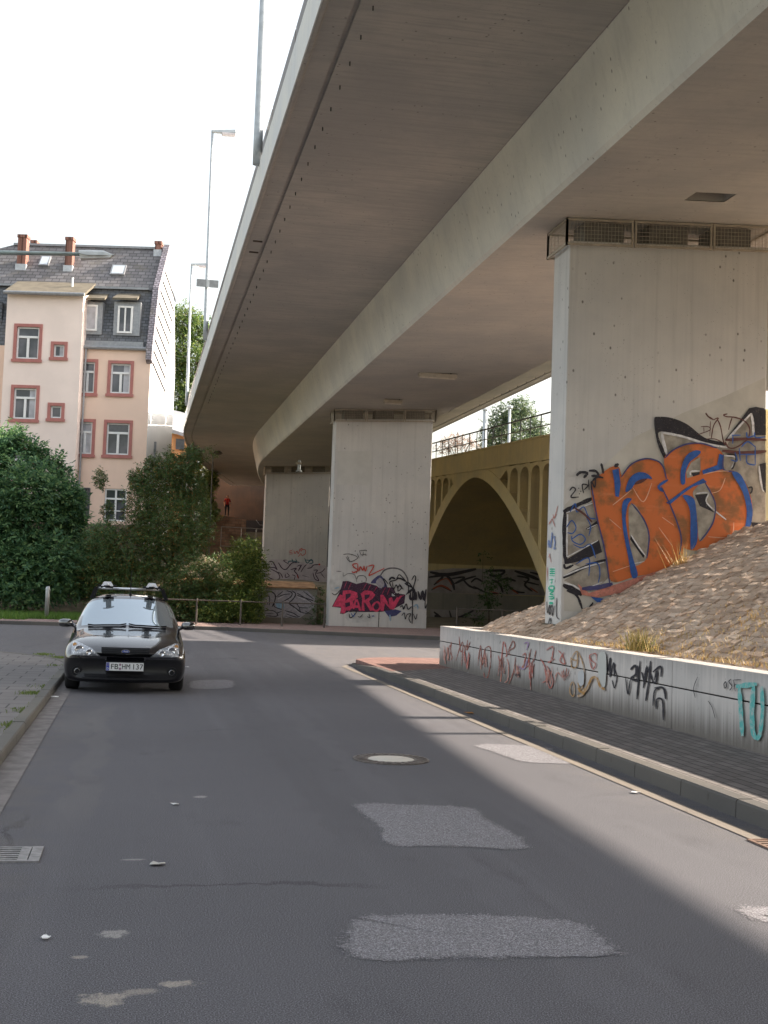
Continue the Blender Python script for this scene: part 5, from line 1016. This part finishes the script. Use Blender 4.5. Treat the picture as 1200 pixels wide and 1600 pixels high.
hl1 = NT('headlight_lens'); n_ = hl1.voro(26); hl1.done(hl1.mix(hl1.ramp(n_, .1, .5), (.80,.82,.85), (.34,.36,.40)), .12, 0, Specular_IOR_Level=.8, Coat_Weight=1.)
for s in (-1, 1):
    b = CB(); skin_patch(b, [(s*.79,.748),(s*.80,.66),(s*.79,.565)], [(s*.73,.748),(s*.50,.665),(s*.365,.560)], 14, 10, .008); h = b.build('headlight', hl1.mat, CAR, True)
    for (x, z, r) in ((s*.685, .64, .062), (s*.535, .612, .045)):
        p = onbody(x, z, .016); b = CB(); b.lathe([(r, .01), (r, -.008), (r*.8, -.01), (r*.62, .006), (.001, .004)], p, 'y', 18); b.build('reflector', CHR, h, True)
    p = onbody(s*.755, .70, .014); b = CB(); b.lathe([(.03, .01), (.03, -.006), (.001, -.008)], p, 'y', 12); b.build('indicator', flat('amber', (.6,.3,.1), .3), h)
    b = CB(); p = onbody(s*.70, .325, .004); b.lathe([(.040, .02), (.040, -.006), (.034, -.002), (.03, .004), (.001, .002)], p, 'y', 18); fl = b.build('fog_lamp', CHR, CAR, True)
    b = CB(); b.lathe([(.085, .02), (.08, -.002), (.043, -.004)], p, 'y', 18); b.build('bezel', BLK, fl)
    # mirrors
    b = CB(); c = Vector((s*.985, 1.72, .985)); vs = []; fs = []
    for j, (yy, sc) in enumerate(((-.10,.35),(-.085,.75),(-.04,.97),(.02,1),(.07,.96),(.075,.85))):
        for k in range(14):
            an = 2*pi*k/14; ex = .118*abs(cos(an))**.7*(1 if cos(an) > 0 else -1); ez_ = .068*abs(sin(an))**.7*(1 if sin(an) > 0 else -1); vs.append(c+Vector((ex*sc, yy, ez_*sc-(ex*s)*-.0)))
    fs = [(j*14+k, j*14+(k+1) % 14, (j+1)*14+(k+1) % 14, (j+1)*14+k) for j in range(5) for k in range(14)]+[tuple(range(14)), tuple(range(70, 84))]
    b.add(vs, fs); b.tube([c+Vector((-s*.10, .02, -.03)), c+Vector((-s*.20, .03, -.07))], .03, 8); mr = b.build('side_mirror', CARP, CAR, True); b = CB(); b.box(c.x-.095, c.x+.095, c.y+.0755, c.y+.078, c.z-.05, c.z+.05); b.build('mirror_glass', CHR, mr)
    for yw in (.93, 3.68):
        b = CB(); wc = (s*.795, yw, .31); b.lathe([(.19,-.10),(.27,-.108),(.305,-.085),(.313,-.04),(.313,.04),(.305,.085),(.27,.108),(.19,.10)], wc, 'x', 32); wl = b.build('wheel', RUB, CAR, True)
        b = CB(); b.lathe([(.192,-.095),(.192,.095)], wc, 'x', 32)
        for k in range(7):
            an = 2*pi*k/7; b.tube([(wc[0]+s*.07, yw+cos(an)*.03, .31+sin(an)*.03), (wc[0]+s*.085, yw+cos(an)*.185, .31+sin(an)*.185)], .028, 6)
        b.build('rim', ALU, wl)
b = CB(); skin_patch(b, [(-.36,.69),(-.355,.62),(-.30,.565)], [(.36,.69),(.355,.62),(.30,.565)], 16, 8, .005); g_ = b.build('grille', BLK, CAR, True)
b = CB()
for z in (.59, .615, .64, .665): skin_patch(b, [(-.33,z),(-.33,z-.008)], [(.33,z),(.33,z-.008)], 16, 1, .012)
b.build('grille_bars', flat('grille_black', (.02,.02,.022), .6, Specular_IOR_Level=.2), g_, True)
b = CB()
skin_patch(b, [(-.60,.29),(-.58,.245)], [(.60,.29),(.58,.245)], 20, 2, .005); b.build('air_intake', BLK, CAR)
b = CB(); skin_patch(b, [(-.80,.515),(-.80,.485)], [(-.30,.515),(-.30,.485)], 10, 1, .006); skin_patch(b, [(.30,.515),(.30,.485)], [(.80,.515),(.80,.485)], 10, 1, .006); skin_patch(b, [(-.62,.235),(-.62,.215)], [(.62,.235),(.62,.215)], 20, 1, .008); b.build('bumper_trim', BLK, CAR)
c = onbody(0, .632, .012); b = CB()
def ellip(b, c, a, bb, y, n=24): b.poly([c+Vector((a*cos(2*pi*k/n), y, bb*sin(2*pi*k/n))) for k in range(n)])
b.prism([c+Vector((.062*cos(2*pi*k/24), -.004, .029*sin(2*pi*k/24))) for k in range(24)], (0, .02, 0)); bd = b.build('badge', CHR, CAR); b = CB(); ellip(b, c, .053, .022, -.0055); b.build('badge_field', flat('badge_blue', (.02,.05,.28), .3), bd)
def text(s, c, size, m, parent, name, sx=1., ext=.0008, font_shear=0, width=None, bold=0):
    cu = bpy.data.curves.new('t', 'FONT'); cu.body = s; cu.size = size; cu.align_x = 'CENTER'; cu.align_y = 'CENTER'; cu.extrude = ext; cu.shear = font_shear; cu.offset = bold; o = bpy.data.objects.new('t', cu); COL.objects.link(o); dg = bpy.context.evaluated_depsgraph_get(); me = bpy.data.meshes.new_from_object(o.evaluated_get(dg)); bpy.data.objects.remove(o)
    if width: xs_ = [v.co.x for v in me.vertices]; sx = width/(max(xs_)-min(xs_))
    for v in me.vertices: v.co = Vector((v.co.x*sx, 0, v.co.y)) + Vector((0, -v.co.z, 0))
    b = CB(); b.add([v.co+c for v in me.vertices], [tuple(p.vertices) for p in me.polygons]); return b.build(name, m, parent)
text('Ford', c+Vector((0, -.0068, 0)), .034, WHT, bd, 'script', 1., .0004, .3)
pc = Vector((.0, .018, .412)); b = CB(); b.box(-.275, .275, .018, .03, .352, .472); pl_ = b.build('licence_plate', WHT, CAR); b = CB(); b.box(-.285, .285, .0305, .06, .335, .482); b.build('plate_holder', BLK, pl_)
b = CB(); b.box(-.272, -.228, .0155, .0175, .355, .469); b.build('plate_band', flat('plate_blue', (.02,.05,.40), .4), pl_)
text('FB', pc+Vector((-.152, -.0035, -.002)), .112, BLK, pl_, 'plate_letters', 1, .001, 0, .105, 0); text('HM', pc+Vector((.018, -.0035, -.002)), .112, BLK, pl_, 'plate_letters', 1, .001, 0, .118, 0); text('137', pc+Vector((.185, -.0035, -.002)), .112, BLK, pl_, 'plate_letters', 1, .001, 0, .145, 0)
text('D', pc+Vector((-.25, -.004, -.03)), .045, WHT, pl_, 'country_letter', .9, .0006)
b = CB()
for z in (.03, -.03): b.lathe([(.018, 0), (.018, -.002), (.001, -.0022)], pc+Vector((-.070, -.0005, z)), 'y', 14)
b.build('plate_seals', flat('seal', (.35,.22,.30), .5), pl_)
b = CB()
for k in range(12): an = 2*pi*k/12; b.lathe([(.0028, 0), (.0028, -.001)], pc+Vector((-.25+.014*cos(an), -.0028, .028+.014*sin(an))), 'y', 5)
b.build('plate_stars', flat('star_yellow', (.7,.55,.1), .5), pl_)
for x0, x1 in ((-.62, -.02), (.02, .62)):
    b = CB(); P_ = [ontop(x0+(x1-x0)*i/6, 1.42+.035*(1 if i in (0, 6) else 0)+.16*abs(x0+(x1-x0)*i/6)**2, .018) for i in range(7)]; b.tube(P_, .011, 6); b.build('wiper', BLK, CAR)
b = CB(); p = ontop(0.02, 2.42, 0); b.tube([p, p+Vector((0, .16, .42))], [.007, .003], 6); b.lathe([(.025, 0), (.018, .03), (.002, .04)], p, 'z', 10); b.build('antenna', BLK, CAR)
# roof rack
b = CB()
for yy in (2.55, 3.25):
    b.tube([(-.58, yy, 1.56), (.58, yy, 1.56)], .018, 8)
rk = b.build('roof_rack', ALU, CAR, True); b = CB()
for yy in (2.55, 3.25):
    for s in (-1, 1): b.hexa([(s*.545,yy-.035,1.545),(s*.60,yy-.035,1.545),(s*.60,yy+.035,1.545),(s*.545,yy+.035,1.545),(s*.52,yy-.03,1.585),(s*.575,yy-.03,1.585),(s*.575,yy+.03,1.585),(s*.52,yy+.03,1.585)]); b.hexa([(s*.60,yy-.05,1.39),(s*.66,yy-.05,1.38),(s*.66,yy+.05,1.38),(s*.60,yy+.05,1.39),(s*.53,yy-.035,1.565),(s*.59,yy-.035,1.565),(s*.59,yy+.035,1.565),(s*.53,yy+.035,1.565)])
b.build('rack_foot', BLK, rk); 
for xc in (-.37, .37):
    b = CB(); b.hexa([(xc-.05,2.15,1.585),(xc+.05,2.15,1.585),(xc+.05,3.65,1.585),(xc-.05,3.65,1.585),(xc-.05,2.15,1.612),(xc+.05,2.15,1.612),(xc+.05,3.65,1.612),(xc-.05,3.65,1.612)]); b.tube([(xc-.15,2.5,1.60),(xc+.15,2.5,1.60)], .02, 8); cr_ = b.build('bike_carrier', BLK, rk)
    b = CB(); b.hexa([(xc-.10,2.30,1.60),(xc+.10,2.30,1.60),(xc+.10,2.52,1.60),(xc-.10,2.52,1.60),(xc-.055,2.34,1.675),(xc+.055,2.34,1.675),(xc+.055,2.48,1.675),(xc-.055,2.48,1.675)]); b.lathe([(.028, .06), (.028, -.03), (.012, -.04), (.001, -.04)], (xc, 2.3, 1.62), 'y', 12); b.build('clamp', flat('clamp_silver', (.72,.72,.74), .35), cr_)
    b = CB(); b.tube([(xc-.10,2.14,1.57),(xc-.03,2.14,1.60),(xc+.03,2.14,1.60),(xc+.10,2.14,1.57)], .010, 6); b.build('strap', BLK, cr_)
# ================================================================== TREES
def leaves(name, clumps, n, size, m, parent, droop=.35, spray=7, shell=.55):
    """sprays of small leaves through the clumps' volume; clump = (x, y, z, rx, ry, rz, weight)"""
    C_ = np.array(clumps, float); vol = C_[:, 6]*(C_[:, 3]*C_[:, 5]); idx = rng.choice(len(C_), n, p=vol/vol.sum())
    d = rng.normal(size=(n, 3)); d /= np.linalg.norm(d, axis=1)[:, None]; rad = rng.uniform(0, 1, n)**(shell*.6); rad *= 1+.16*rng.normal(size=n)
    P = C_[idx, :3] + d*rad[:, None]*C_[idx, 3:6]
    out = d*np.array([1, 1, .6])+rng.normal(0, .55, (n, 3)); out[:, 2] -= droop*.6; out /= np.linalg.norm(out, axis=1)[:, None]
    sd = np.cross(out, np.array([0, 0, 1.0])+rng.normal(0, .3, (n, 3))); sd /= np.linalg.norm(sd, axis=1)[:, None]+1e-6; nm = np.cross(sd, out)
    L = size*rng.uniform(.7, 1.3, n); Vs = []
    for k in range(spray):
        t = (k//2+.5)/(spray/2.); s = -1 if k % 2 else 1
        if k == spray-1: s = 0
        base = P+out*(L*t*.9)[:, None]+rng.normal(0, .03*size, (n, 3))
        dr = sd*s*.85+out*.55+nm*rng.normal(-.12, .35, (n, 1)); dr /= np.linalg.norm(dr, axis=1)[:, None]; ll = (L*.55*rng.uniform(.75, 1.25, n))[:, None]
        ac = np.cross(dr, nm+rng.normal(0, .35, (n, 3))); ac /= np.linalg.norm(ac, axis=1)[:, None]+1e-6; w = ll*.21
        Vs.append(np.stack([base, base+dr*ll*.5+ac*w, base+dr*ll, base+dr*ll*.5-ac*w], 1))
    V_ = np.concatenate(Vs, 0).reshape(-1, 3)
    if parent is not None: V_ = V_ - np.array(parent.location)
    return fastmesh(name, V_, 4, m, parent)
bark = flat('bark', (.09, .065, .045), .95, var=.4, sc=8)
def tree(name, base, clumps, n, size, m, label, cat, r=.14, leaf='crown', nl=9, spray=7, shell=.55, droop=.35):
    a = thing(name, base, label, cat); o = leaves(leaf, clumps, n, size, m, a, droop, spray, shell); q = MB(); bz = Vector(base); C_ = sorted(clumps, key=lambda c: -c[6]*c[3]*c[5]); cen = sum((Vector(c[:3]) for c in C_), Vector())/len(C_)
    fork = bz+(cen-bz)*.42; fork.x = bz.x+(cen.x-bz.x)*.3; fork.y = bz.y+(cen.y-bz.y)*.3
    q.tube([bz-Vector((0,0,.3)), bz+(fork-bz)*.5+Vector((r*.5,0,0)), fork], [r*1.25, r, r*.8], 9)
    for c in C_[:nl]:
        e = Vector(c[:3]); mid = fork.lerp(e, .5)+Vector((random.uniform(-.3,.3), random.uniform(-.3,.3), random.uniform(0,.4))); q.tube([fork, mid, e, e+Vector((random.uniform(-.5,.5)*c[3], 0, c[5]*.7))], [r*.6, r*.4, r*.2, r*.06], 6)
    q.build('trunk', bark, a, True); return a
def cl(px, py, Y, rx, rz, w=1., ry=None):
    p = gy(px, py, Y); s = Y/1900; return (p.x, p.y, p.z, rx*s, (ry or rx)*s*.9, rz*s, w)
LM = leafmat('ash_leaves', [(0, (.045,.11,.06)), (.4, (.095,.20,.095)), (.8, (.16,.28,.11)), (1, (.24,.35,.14))], .42)
b0 = gy(20, 950, 55); tree('ash_tree', (b0.x, 55, hz(b0.x, 55)), [cl(-30,715,54,48,46,1.1), cl(40,765,53,46,42), cl(85,780,54,34,38), cl(5,690,55,18,24,1.1), cl(72,735,54.5,18,22,1.1), cl(105,800,54.5,26,40), cl(-30,790,54,60,50), cl(45,820,53.5,55,45), cl(5,875,53,60,42,1.2), cl(75,880,52.6,48,40,1.1), cl(30,920,52.4,55,26,.9), cl(100,915,52.6,28,24,.8), cl(-60,740,55,60,80), cl(-90,850,55,60,80)]+[cl(16+k*12, 700+k*6+22*sin(k*4.1), 54.5, 7, 15, 1.2) for k in range(9)]+[cl(118+6*sin(k*3.3), 775+k*16, 54, 9, 10, 1.) for k in range(8)]+[cl(-10+k*18, 690+10*sin(k*2.7), 54.3, 10, 13, 1.1) for k in range(4)], 12500, .34, LM, 'big dark green leafy tree in front of the salmon house at the left', 'tree', .16)
LM2 = leafmat('shrub_leaves', [(0, (.045,.09,.036)), (.4, (.085,.155,.052)), (.72, (.13,.205,.065)), (.84, (.16,.16,.05)), (.9, (.13,.075,.025)), (.97, (.24,.14,.03)), (1, (.30,.22,.04))], .28)
b1 = gy(270, 970, 53); tree('big_shrub', (b1.x, 53, hz(b1.x, 53)), [cl(265,750,53.5,38,38,1.1), cl(225,790,53,32,42), cl(292,768,54,22,34), cl(300,715,54.5,16,20,1.3), cl(330,708,55,10,10,.5), cl(218,750,53.5,14,18,1.3), cl(270,830,52.5,60,50,1.2), cl(298,832,53,26,40), cl(215,860,52.5,45,45), cl(165,850,53,28,30,.9), cl(165,900,52.5,40,45), cl(230,920,52,55,45), cl(300,908,51.5,50,42,1.1), cl(343,900,52,28,32), cl(365,880,52.3,14,16,.5), cl(340,940,51.2,45,32), cl(270,950,51.2,50,25)]+[cl(210+70*sin(k*2.1)+k*4, 748+k*7+14*sin(k*5.3), 53.4, 8, 13, 1.0) for k in range(8)]+[cl(232+k*9+6*sin(k*9), 728+12*sin(k*3.7), 53.8, 6, 14, 1.1) for k in range(9)]+[cl(312+k*3, 750+k*15, 53, 7, 11, .7) for k in range(6)], 24000, .17, LM2, 'large dark shrub flecked with orange and yellow leaves behind the railing', 'shrub', .10, spray=6)
LM3 = leafmat('sunlit_shrub_leaves', [(0, (.04,.085,.02)), (.4, (.08,.13,.028)), (.8, (.16,.20,.045)), (1, (.30,.29,.07))], .4)
b1 = gy(385, 968, 50.5); tree('yellow_green_bush', (b1.x, 50.5, hz(b1.x, 50.5)), [cl(385,865,50.8,26,26,.8), cl(398,890,50.6,20,24), cl(375,905,50.4,26,26,.7), cl(395,925,50.2,20,24,1.2), cl(370,950,50,28,20,1.3), cl(335,958,50,26,14,1.1), cl(396,955,50,16,16,1.2)], 4500, .17, LM3, 'bright yellow-green bush at the right foot of the big dark shrub', 'shrub', .04, spray=6)
b1 = gy(150, 950, 57); tree('hedge_shrub', (b1.x, 57, hz(b1.x, 57)), [cl(140,850,57,20,20), cl(125,880,56.5,40,40), cl(150,900,56,40,40), cl(160,830,58,18,16,.8)], 4500, .2, LM, 'mid green shrub filling the gap between the left tree and the big shrub', 'shrub', .05, spray=6)
LM4 = leafmat('background_leaves', [(0, (.04,.09,.025)), (.5, (.11,.18,.045)), (.85, (.22,.28,.08)), (1, (.32,.34,.12))], .4)
b1 = gy(300, 700, 105); tree('tall_background_tree', (b1.x, 105, 3), [cl(285,505,105,22,28), cl(310,515,106,20,24), cl(275,560,105,20,35), cl(305,570,105,25,35), cl(330,560,107,20,40), cl(280,625,105,20,35), cl(305,640,105,24,35,.8), cl(330,620,107,22,35), cl(295,690,106,30,25,.6)], 6000, .42, LM4, 'tall sunlit tree between the white gable and the bridge edge', 'tree', .3, spray=6)
LM5 = leafmat('sunny_far_leaves', [(0, (.06,.12,.03)), (.5, (.16,.24,.06)), (1, (.34,.40,.14))], .45)
b1 = gy(325, 800, 96); tree('far_bush', (b1.x, 96, 3.5), [cl(318,740,96,14,16), cl(328,752,97,10,14), cl(318,778,96,14,18), cl(326,800,97,12,14,.8)], 1100, .4, LM5, 'small sunlit bush showing under the bridge end above the big shrub', 'shrub', .06, spray=6)
LM6 = leafmat('hazy_leaves', [(0, (.05,.085,.05)), (.5, (.10,.15,.08)), (.9, (.18,.22,.11)), (1, (.24,.27,.14))], .4)
b1 = gy(810, 800, 128); tree('green_maple_tree', (b1.x, 128, 2), [cl(795,655,128,32,28), cl(815,640,128,20,20), cl(770,670,127,22,20,.8), cl(835,672,129,22,22), cl(855,690,129,16,18,.7), cl(800,690,128,45,20), cl(760,690,127,14,22,.5)], 2600, .5, LM6, 'green leafy tree seen above the arch bridge railing', 'tree', .3, spray=6, shell=.9)
LM7 = leafmat('russet_leaves', [(0, (.20,.12,.09)), (1, (.36,.25,.20))], .4)
b1 = gy(715, 800, 120); a = thing('bare_tree', (b1.x, 120, 2), 'thin russet half-bare tree above the arch bridge beside the middle pier', 'tree'); leaves('crown', [cl(705,692,120,18,12), cl(725,690,120,18,12,.8), cl(690,700,120,10,9), cl(742,700,120,12,9,.6)], 420, .35, LM7, a, .2, 5); q = MB(); tb = Vector(b1); tb.y = 120
q.tube([(tb.x,120,1.5),(tb.x,120,10),(tb.x+.1,120,14)], [.25,.2,.12], 8)
for k in range(34):
    z = random.uniform(11.5, 16); an = random.uniform(-1.25, 1.25); L = random.uniform(1.2, 3.2); e = Vector((tb.x+sin(an)*L, 120+random.uniform(-1,1), z+cos(an)*L*.9)); q.tube([(tb.x, 120, z-1), (tb.x+sin(an)*L*.5, 120, z-.6+cos(an)*L*.6), e], [.07,.04,.012], 5)
q.build('trunk', bark, a)
for px_, x_, lab in ((757, 640, 'pale grey mast behind the arch bridge railing, left of the green tree'), (795, 636, 'slim pale mast in front of the green tree beyond the arch bridge')):
    p = gy(px_, 690, 112); tp = gy(px_+2, x_, 112); a = thing('mast', (p.x, 112, 2), lab, 'mast'); q = MB(); q.tube([(p.x, 112, 2), (p.x, 112, tp.z)], [.28 if px_ < 780 else .16, .22 if px_ < 780 else .12], 10); q.build('pole', M['lampgrey'], a, True); q = MB(); q.lathe([(.3, 0), (.3, .15), (.05, .3)], (p.x, 112, tp.z-.1), 'z', 10); q.build('cap', M['steel'], a)
# weeds hanging on the wall foot under the arch and at the silver lettering
LM8 = leafmat('creeper_leaves', [(0, (.02,.06,.015)), (1, (.07,.13,.03))], .3)
tree('creeper', (gy(765,930,60).x, 60, .1), [cl(770,905,60,14,20,.8), cl(760,940,59,16,14), cl(790,915,60,8,14,.6), cl(755,870,61,8,14,.4), cl(740,965,58,14,10,.6)], 190, .26, LM8, 'thin green creeper growing under the arch bridge', 'plant', .03, spray=6)
tree('creeper', (gy(495,965,51.2).x, 51.2, .1), [cl(497,945,51.2,12,14), cl(505,965,51.2,10,10), cl(488,970,51.1,12,7), cl(500,920,51.3,8,12,.5)], 170, .15, LM8, 'green weeds growing over the right end of the silver lettering wall', 'plant', .02, spray=6)
# ================================================================== PERSON on the far terrace
def person(px, py, Y, zf):
    p = gy(px, py, Y); x, y, z = p.x, Y, zf; h = 1.72
    a = thing('person', (x, y, z), 'tiny far person in red top and dark trousers on the terrace under the bridge', 'person')
    me = bpy.data.meshes.new('body'); vs = []; es = []; rs = []
    def ch(par, pts):
        for q, r in pts: vs.append(q); rs.append(r); es.append((par, len(vs)-1)) if par is not None else None; par = len(vs)-1
        return par
    pel = ch(None, [((0,0,.93), .13)]); chest = ch(pel, [((0,.0,1.12), .12), ((0,0,1.33), .15)]); nk = ch(chest, [((0,-.01,1.47), .055)]); ch(nk, [((0,-.025,1.535), .066), ((0,-.03,1.595), .088), ((0,-.02,1.655), .096), ((0,-.015,1.715), .082)])
    for s in (-1, 1):
        k = ch(pel, [((s*.10,0,.86), .095), ((s*.115,-.02,.48), .062), ((s*.12,.02,.09), .042), ((s*.13,-.13,.035), .032)])
        w = ch(chest, [((s*.19,0,1.38), .062), ((s*.25,.03,1.12), .045), ((s*.22,-.10,.92), .030), ((s*.21,-.16,.86), .030)])
        for f, (dx, l) in enumerate(((-.024,.062),(-.008,.075),(.008,.07),(.024,.055))): ch(w, [((s*.21+dx,-.19,.845), .010), ((s*.21+dx*1.2,-.20,.845-l*.6), .009), ((s*.21+dx*1.2,-.185,.845-l), .008)])
        ch(w-1, [((s*.18,-.16,.89), .010), ((s*.165,-.185,.86), .009)])
    me.from_pydata(vs, es, []); o = bpy.data.objects.new('body', me); COL.objects.link(o); sk = o.modifiers.new('skin', 'SKIN'); o.modifiers.new('sub', 'SUBSURF').levels = 2
    for i, v in enumerate(me.skin_vertices[0].data): v.radius = (rs[i], rs[i]); v.use_root = (i == 0)
    dg = bpy.context.evaluated_depsgraph_get(); m2 = bpy.data.meshes.new_from_object(o.evaluated_get(dg)); bpy.data.objects.remove(o); m2.materials.clear()
    for c in (flat('skin', (.42,.26,.19), .6), flat('red_shirt', (.40,.03,.035), .85), flat('dark_trousers', (.022,.024,.035), .85), flat('dark_hair', (.02,.015,.012), .7)): m2.materials.append(c)
    for v in m2.vertices:
        q = v.co
        if 1.55 < q.z < 1.61 and q.y < -.07 and abs(q.x) < .022: q.y -= .022                     # nose
        if 1.55 < q.z < 1.63 and abs(q.x) > .062 and abs(q.y+.02) < .03: q.x *= 1.16             # ears
    for f in m2.polygons:
        c = f.center; f.use_smooth = True
        f.material_index = 3 if (c.z > 1.57 and c.y > -.01) or c.z > 1.67 else 2 if c.z < .94 and abs(c.x) < .19 and not (c.z > .72 and c.y < -.10) else 1 if (.94 <= c.z < 1.46 and abs(c.x) < .185) or 1.16 < c.z < 1.46 else 0
        if c.z <= .1: f.material_index = 2
    o = bpy.data.objects.new('body', m2); COL.objects.link(o); o.parent = a
    dk = flat('dark_eye', (.03,.02,.02), .4)
    for nm, x0, zc, w, hh in (('eye', -.032, 1.612, .010, .006), ('eye', .032, 1.612, .010, .006), ('mouth', 0, 1.535, .020, .004)):
        yf = min(v.co.y for v in m2.vertices if abs(v.co.x-x0) < .02 and abs(v.co.z-zc) < .025)
        q = MB(); q.M = ROOTM[a.name]; q.lathe([(.001, -.004), (.7, -.003), (1, .012)], (0, 0, 0), 'y', 10); q.v = [ROOTM[a.name] @ Vector((x0+(ROOTM[a.name].inverted() @ p).x*w, yf+(ROOTM[a.name].inverted() @ p).y, zc+(ROOTM[a.name].inverted() @ p).z*hh)) for p in q.v]; q.build(nm, dk, a)
person(355, 790, 99.0, 7.40-(gy(355, 790, 99.0).x-5)/3.4*.40)
# ================================================================== LIGHT, CAMERA
SE = radians(30.0); ST = radians(5.0)                               # sun height and turn from +X towards +Y
s = Vector((cos(SE)*cos(ST), cos(SE)*sin(ST), sin(SE)))
L = bpy.data.lights.new('sun', 'SUN'); L.energy = 5.0; L.angle = radians(.6); L.color = (1, .87, .72); lo = bpy.data.objects.new('sun', L); COL.objects.link(lo); lo.rotation_euler = s.to_track_quat('Z', 'Y').to_euler(); lo.location = (40, 10, 40)
w = bpy.data.worlds.new('World'); SC.world = w; w.use_nodes = True; nt = w.node_tree; bg = nt.nodes['Background']; sk = nt.nodes.new('ShaderNodeTexSky'); sk.sky_type = 'NISHITA'; sk.sun_disc = False; sk.sun_elevation = SE; sk.sun_rotation = radians(90)-ST
sk.air_density = 1.6; sk.dust_density = 5.0; sk.ozone_density = 1.0
hs = nt.nodes.new('ShaderNodeHueSaturation'); hs.inputs['Saturation'].default_value = .4; nt.links.new(sk.outputs[0], hs.inputs['Color']); nt.links.new(hs.outputs[0], bg.inputs[0]); bg.inputs[1].default_value = .15
cam = bpy.data.cameras.new('camera'); co = bpy.data.objects.new('camera', cam); COL.objects.link(co); SC.camera = co
cam.sensor_fit = 'VERTICAL'; cam.sensor_height = 36; cam.lens = F/1600*36; cam.clip_start = .1; cam.clip_end = 4000
Rm = Matrix(((_r.x, _u.x, -_f.x), (_r.y, _u.y, -_f.y), (_r.z, _u.z, -_f.z))); co.matrix_world = Matrix.Translation(EYE) @ Rm.to_4x4()
SC.view_settings.view_transform = 'Standard'; SC.view_settings.look = 'None'; SC.view_settings.exposure = 1.46; SC.view_settings.gamma = 1
SC.render.resolution_x, SC.render.resolution_y = 768, 1024; SC.cycles.max_bounces = 8; SC.cycles.diffuse_bounces = 5
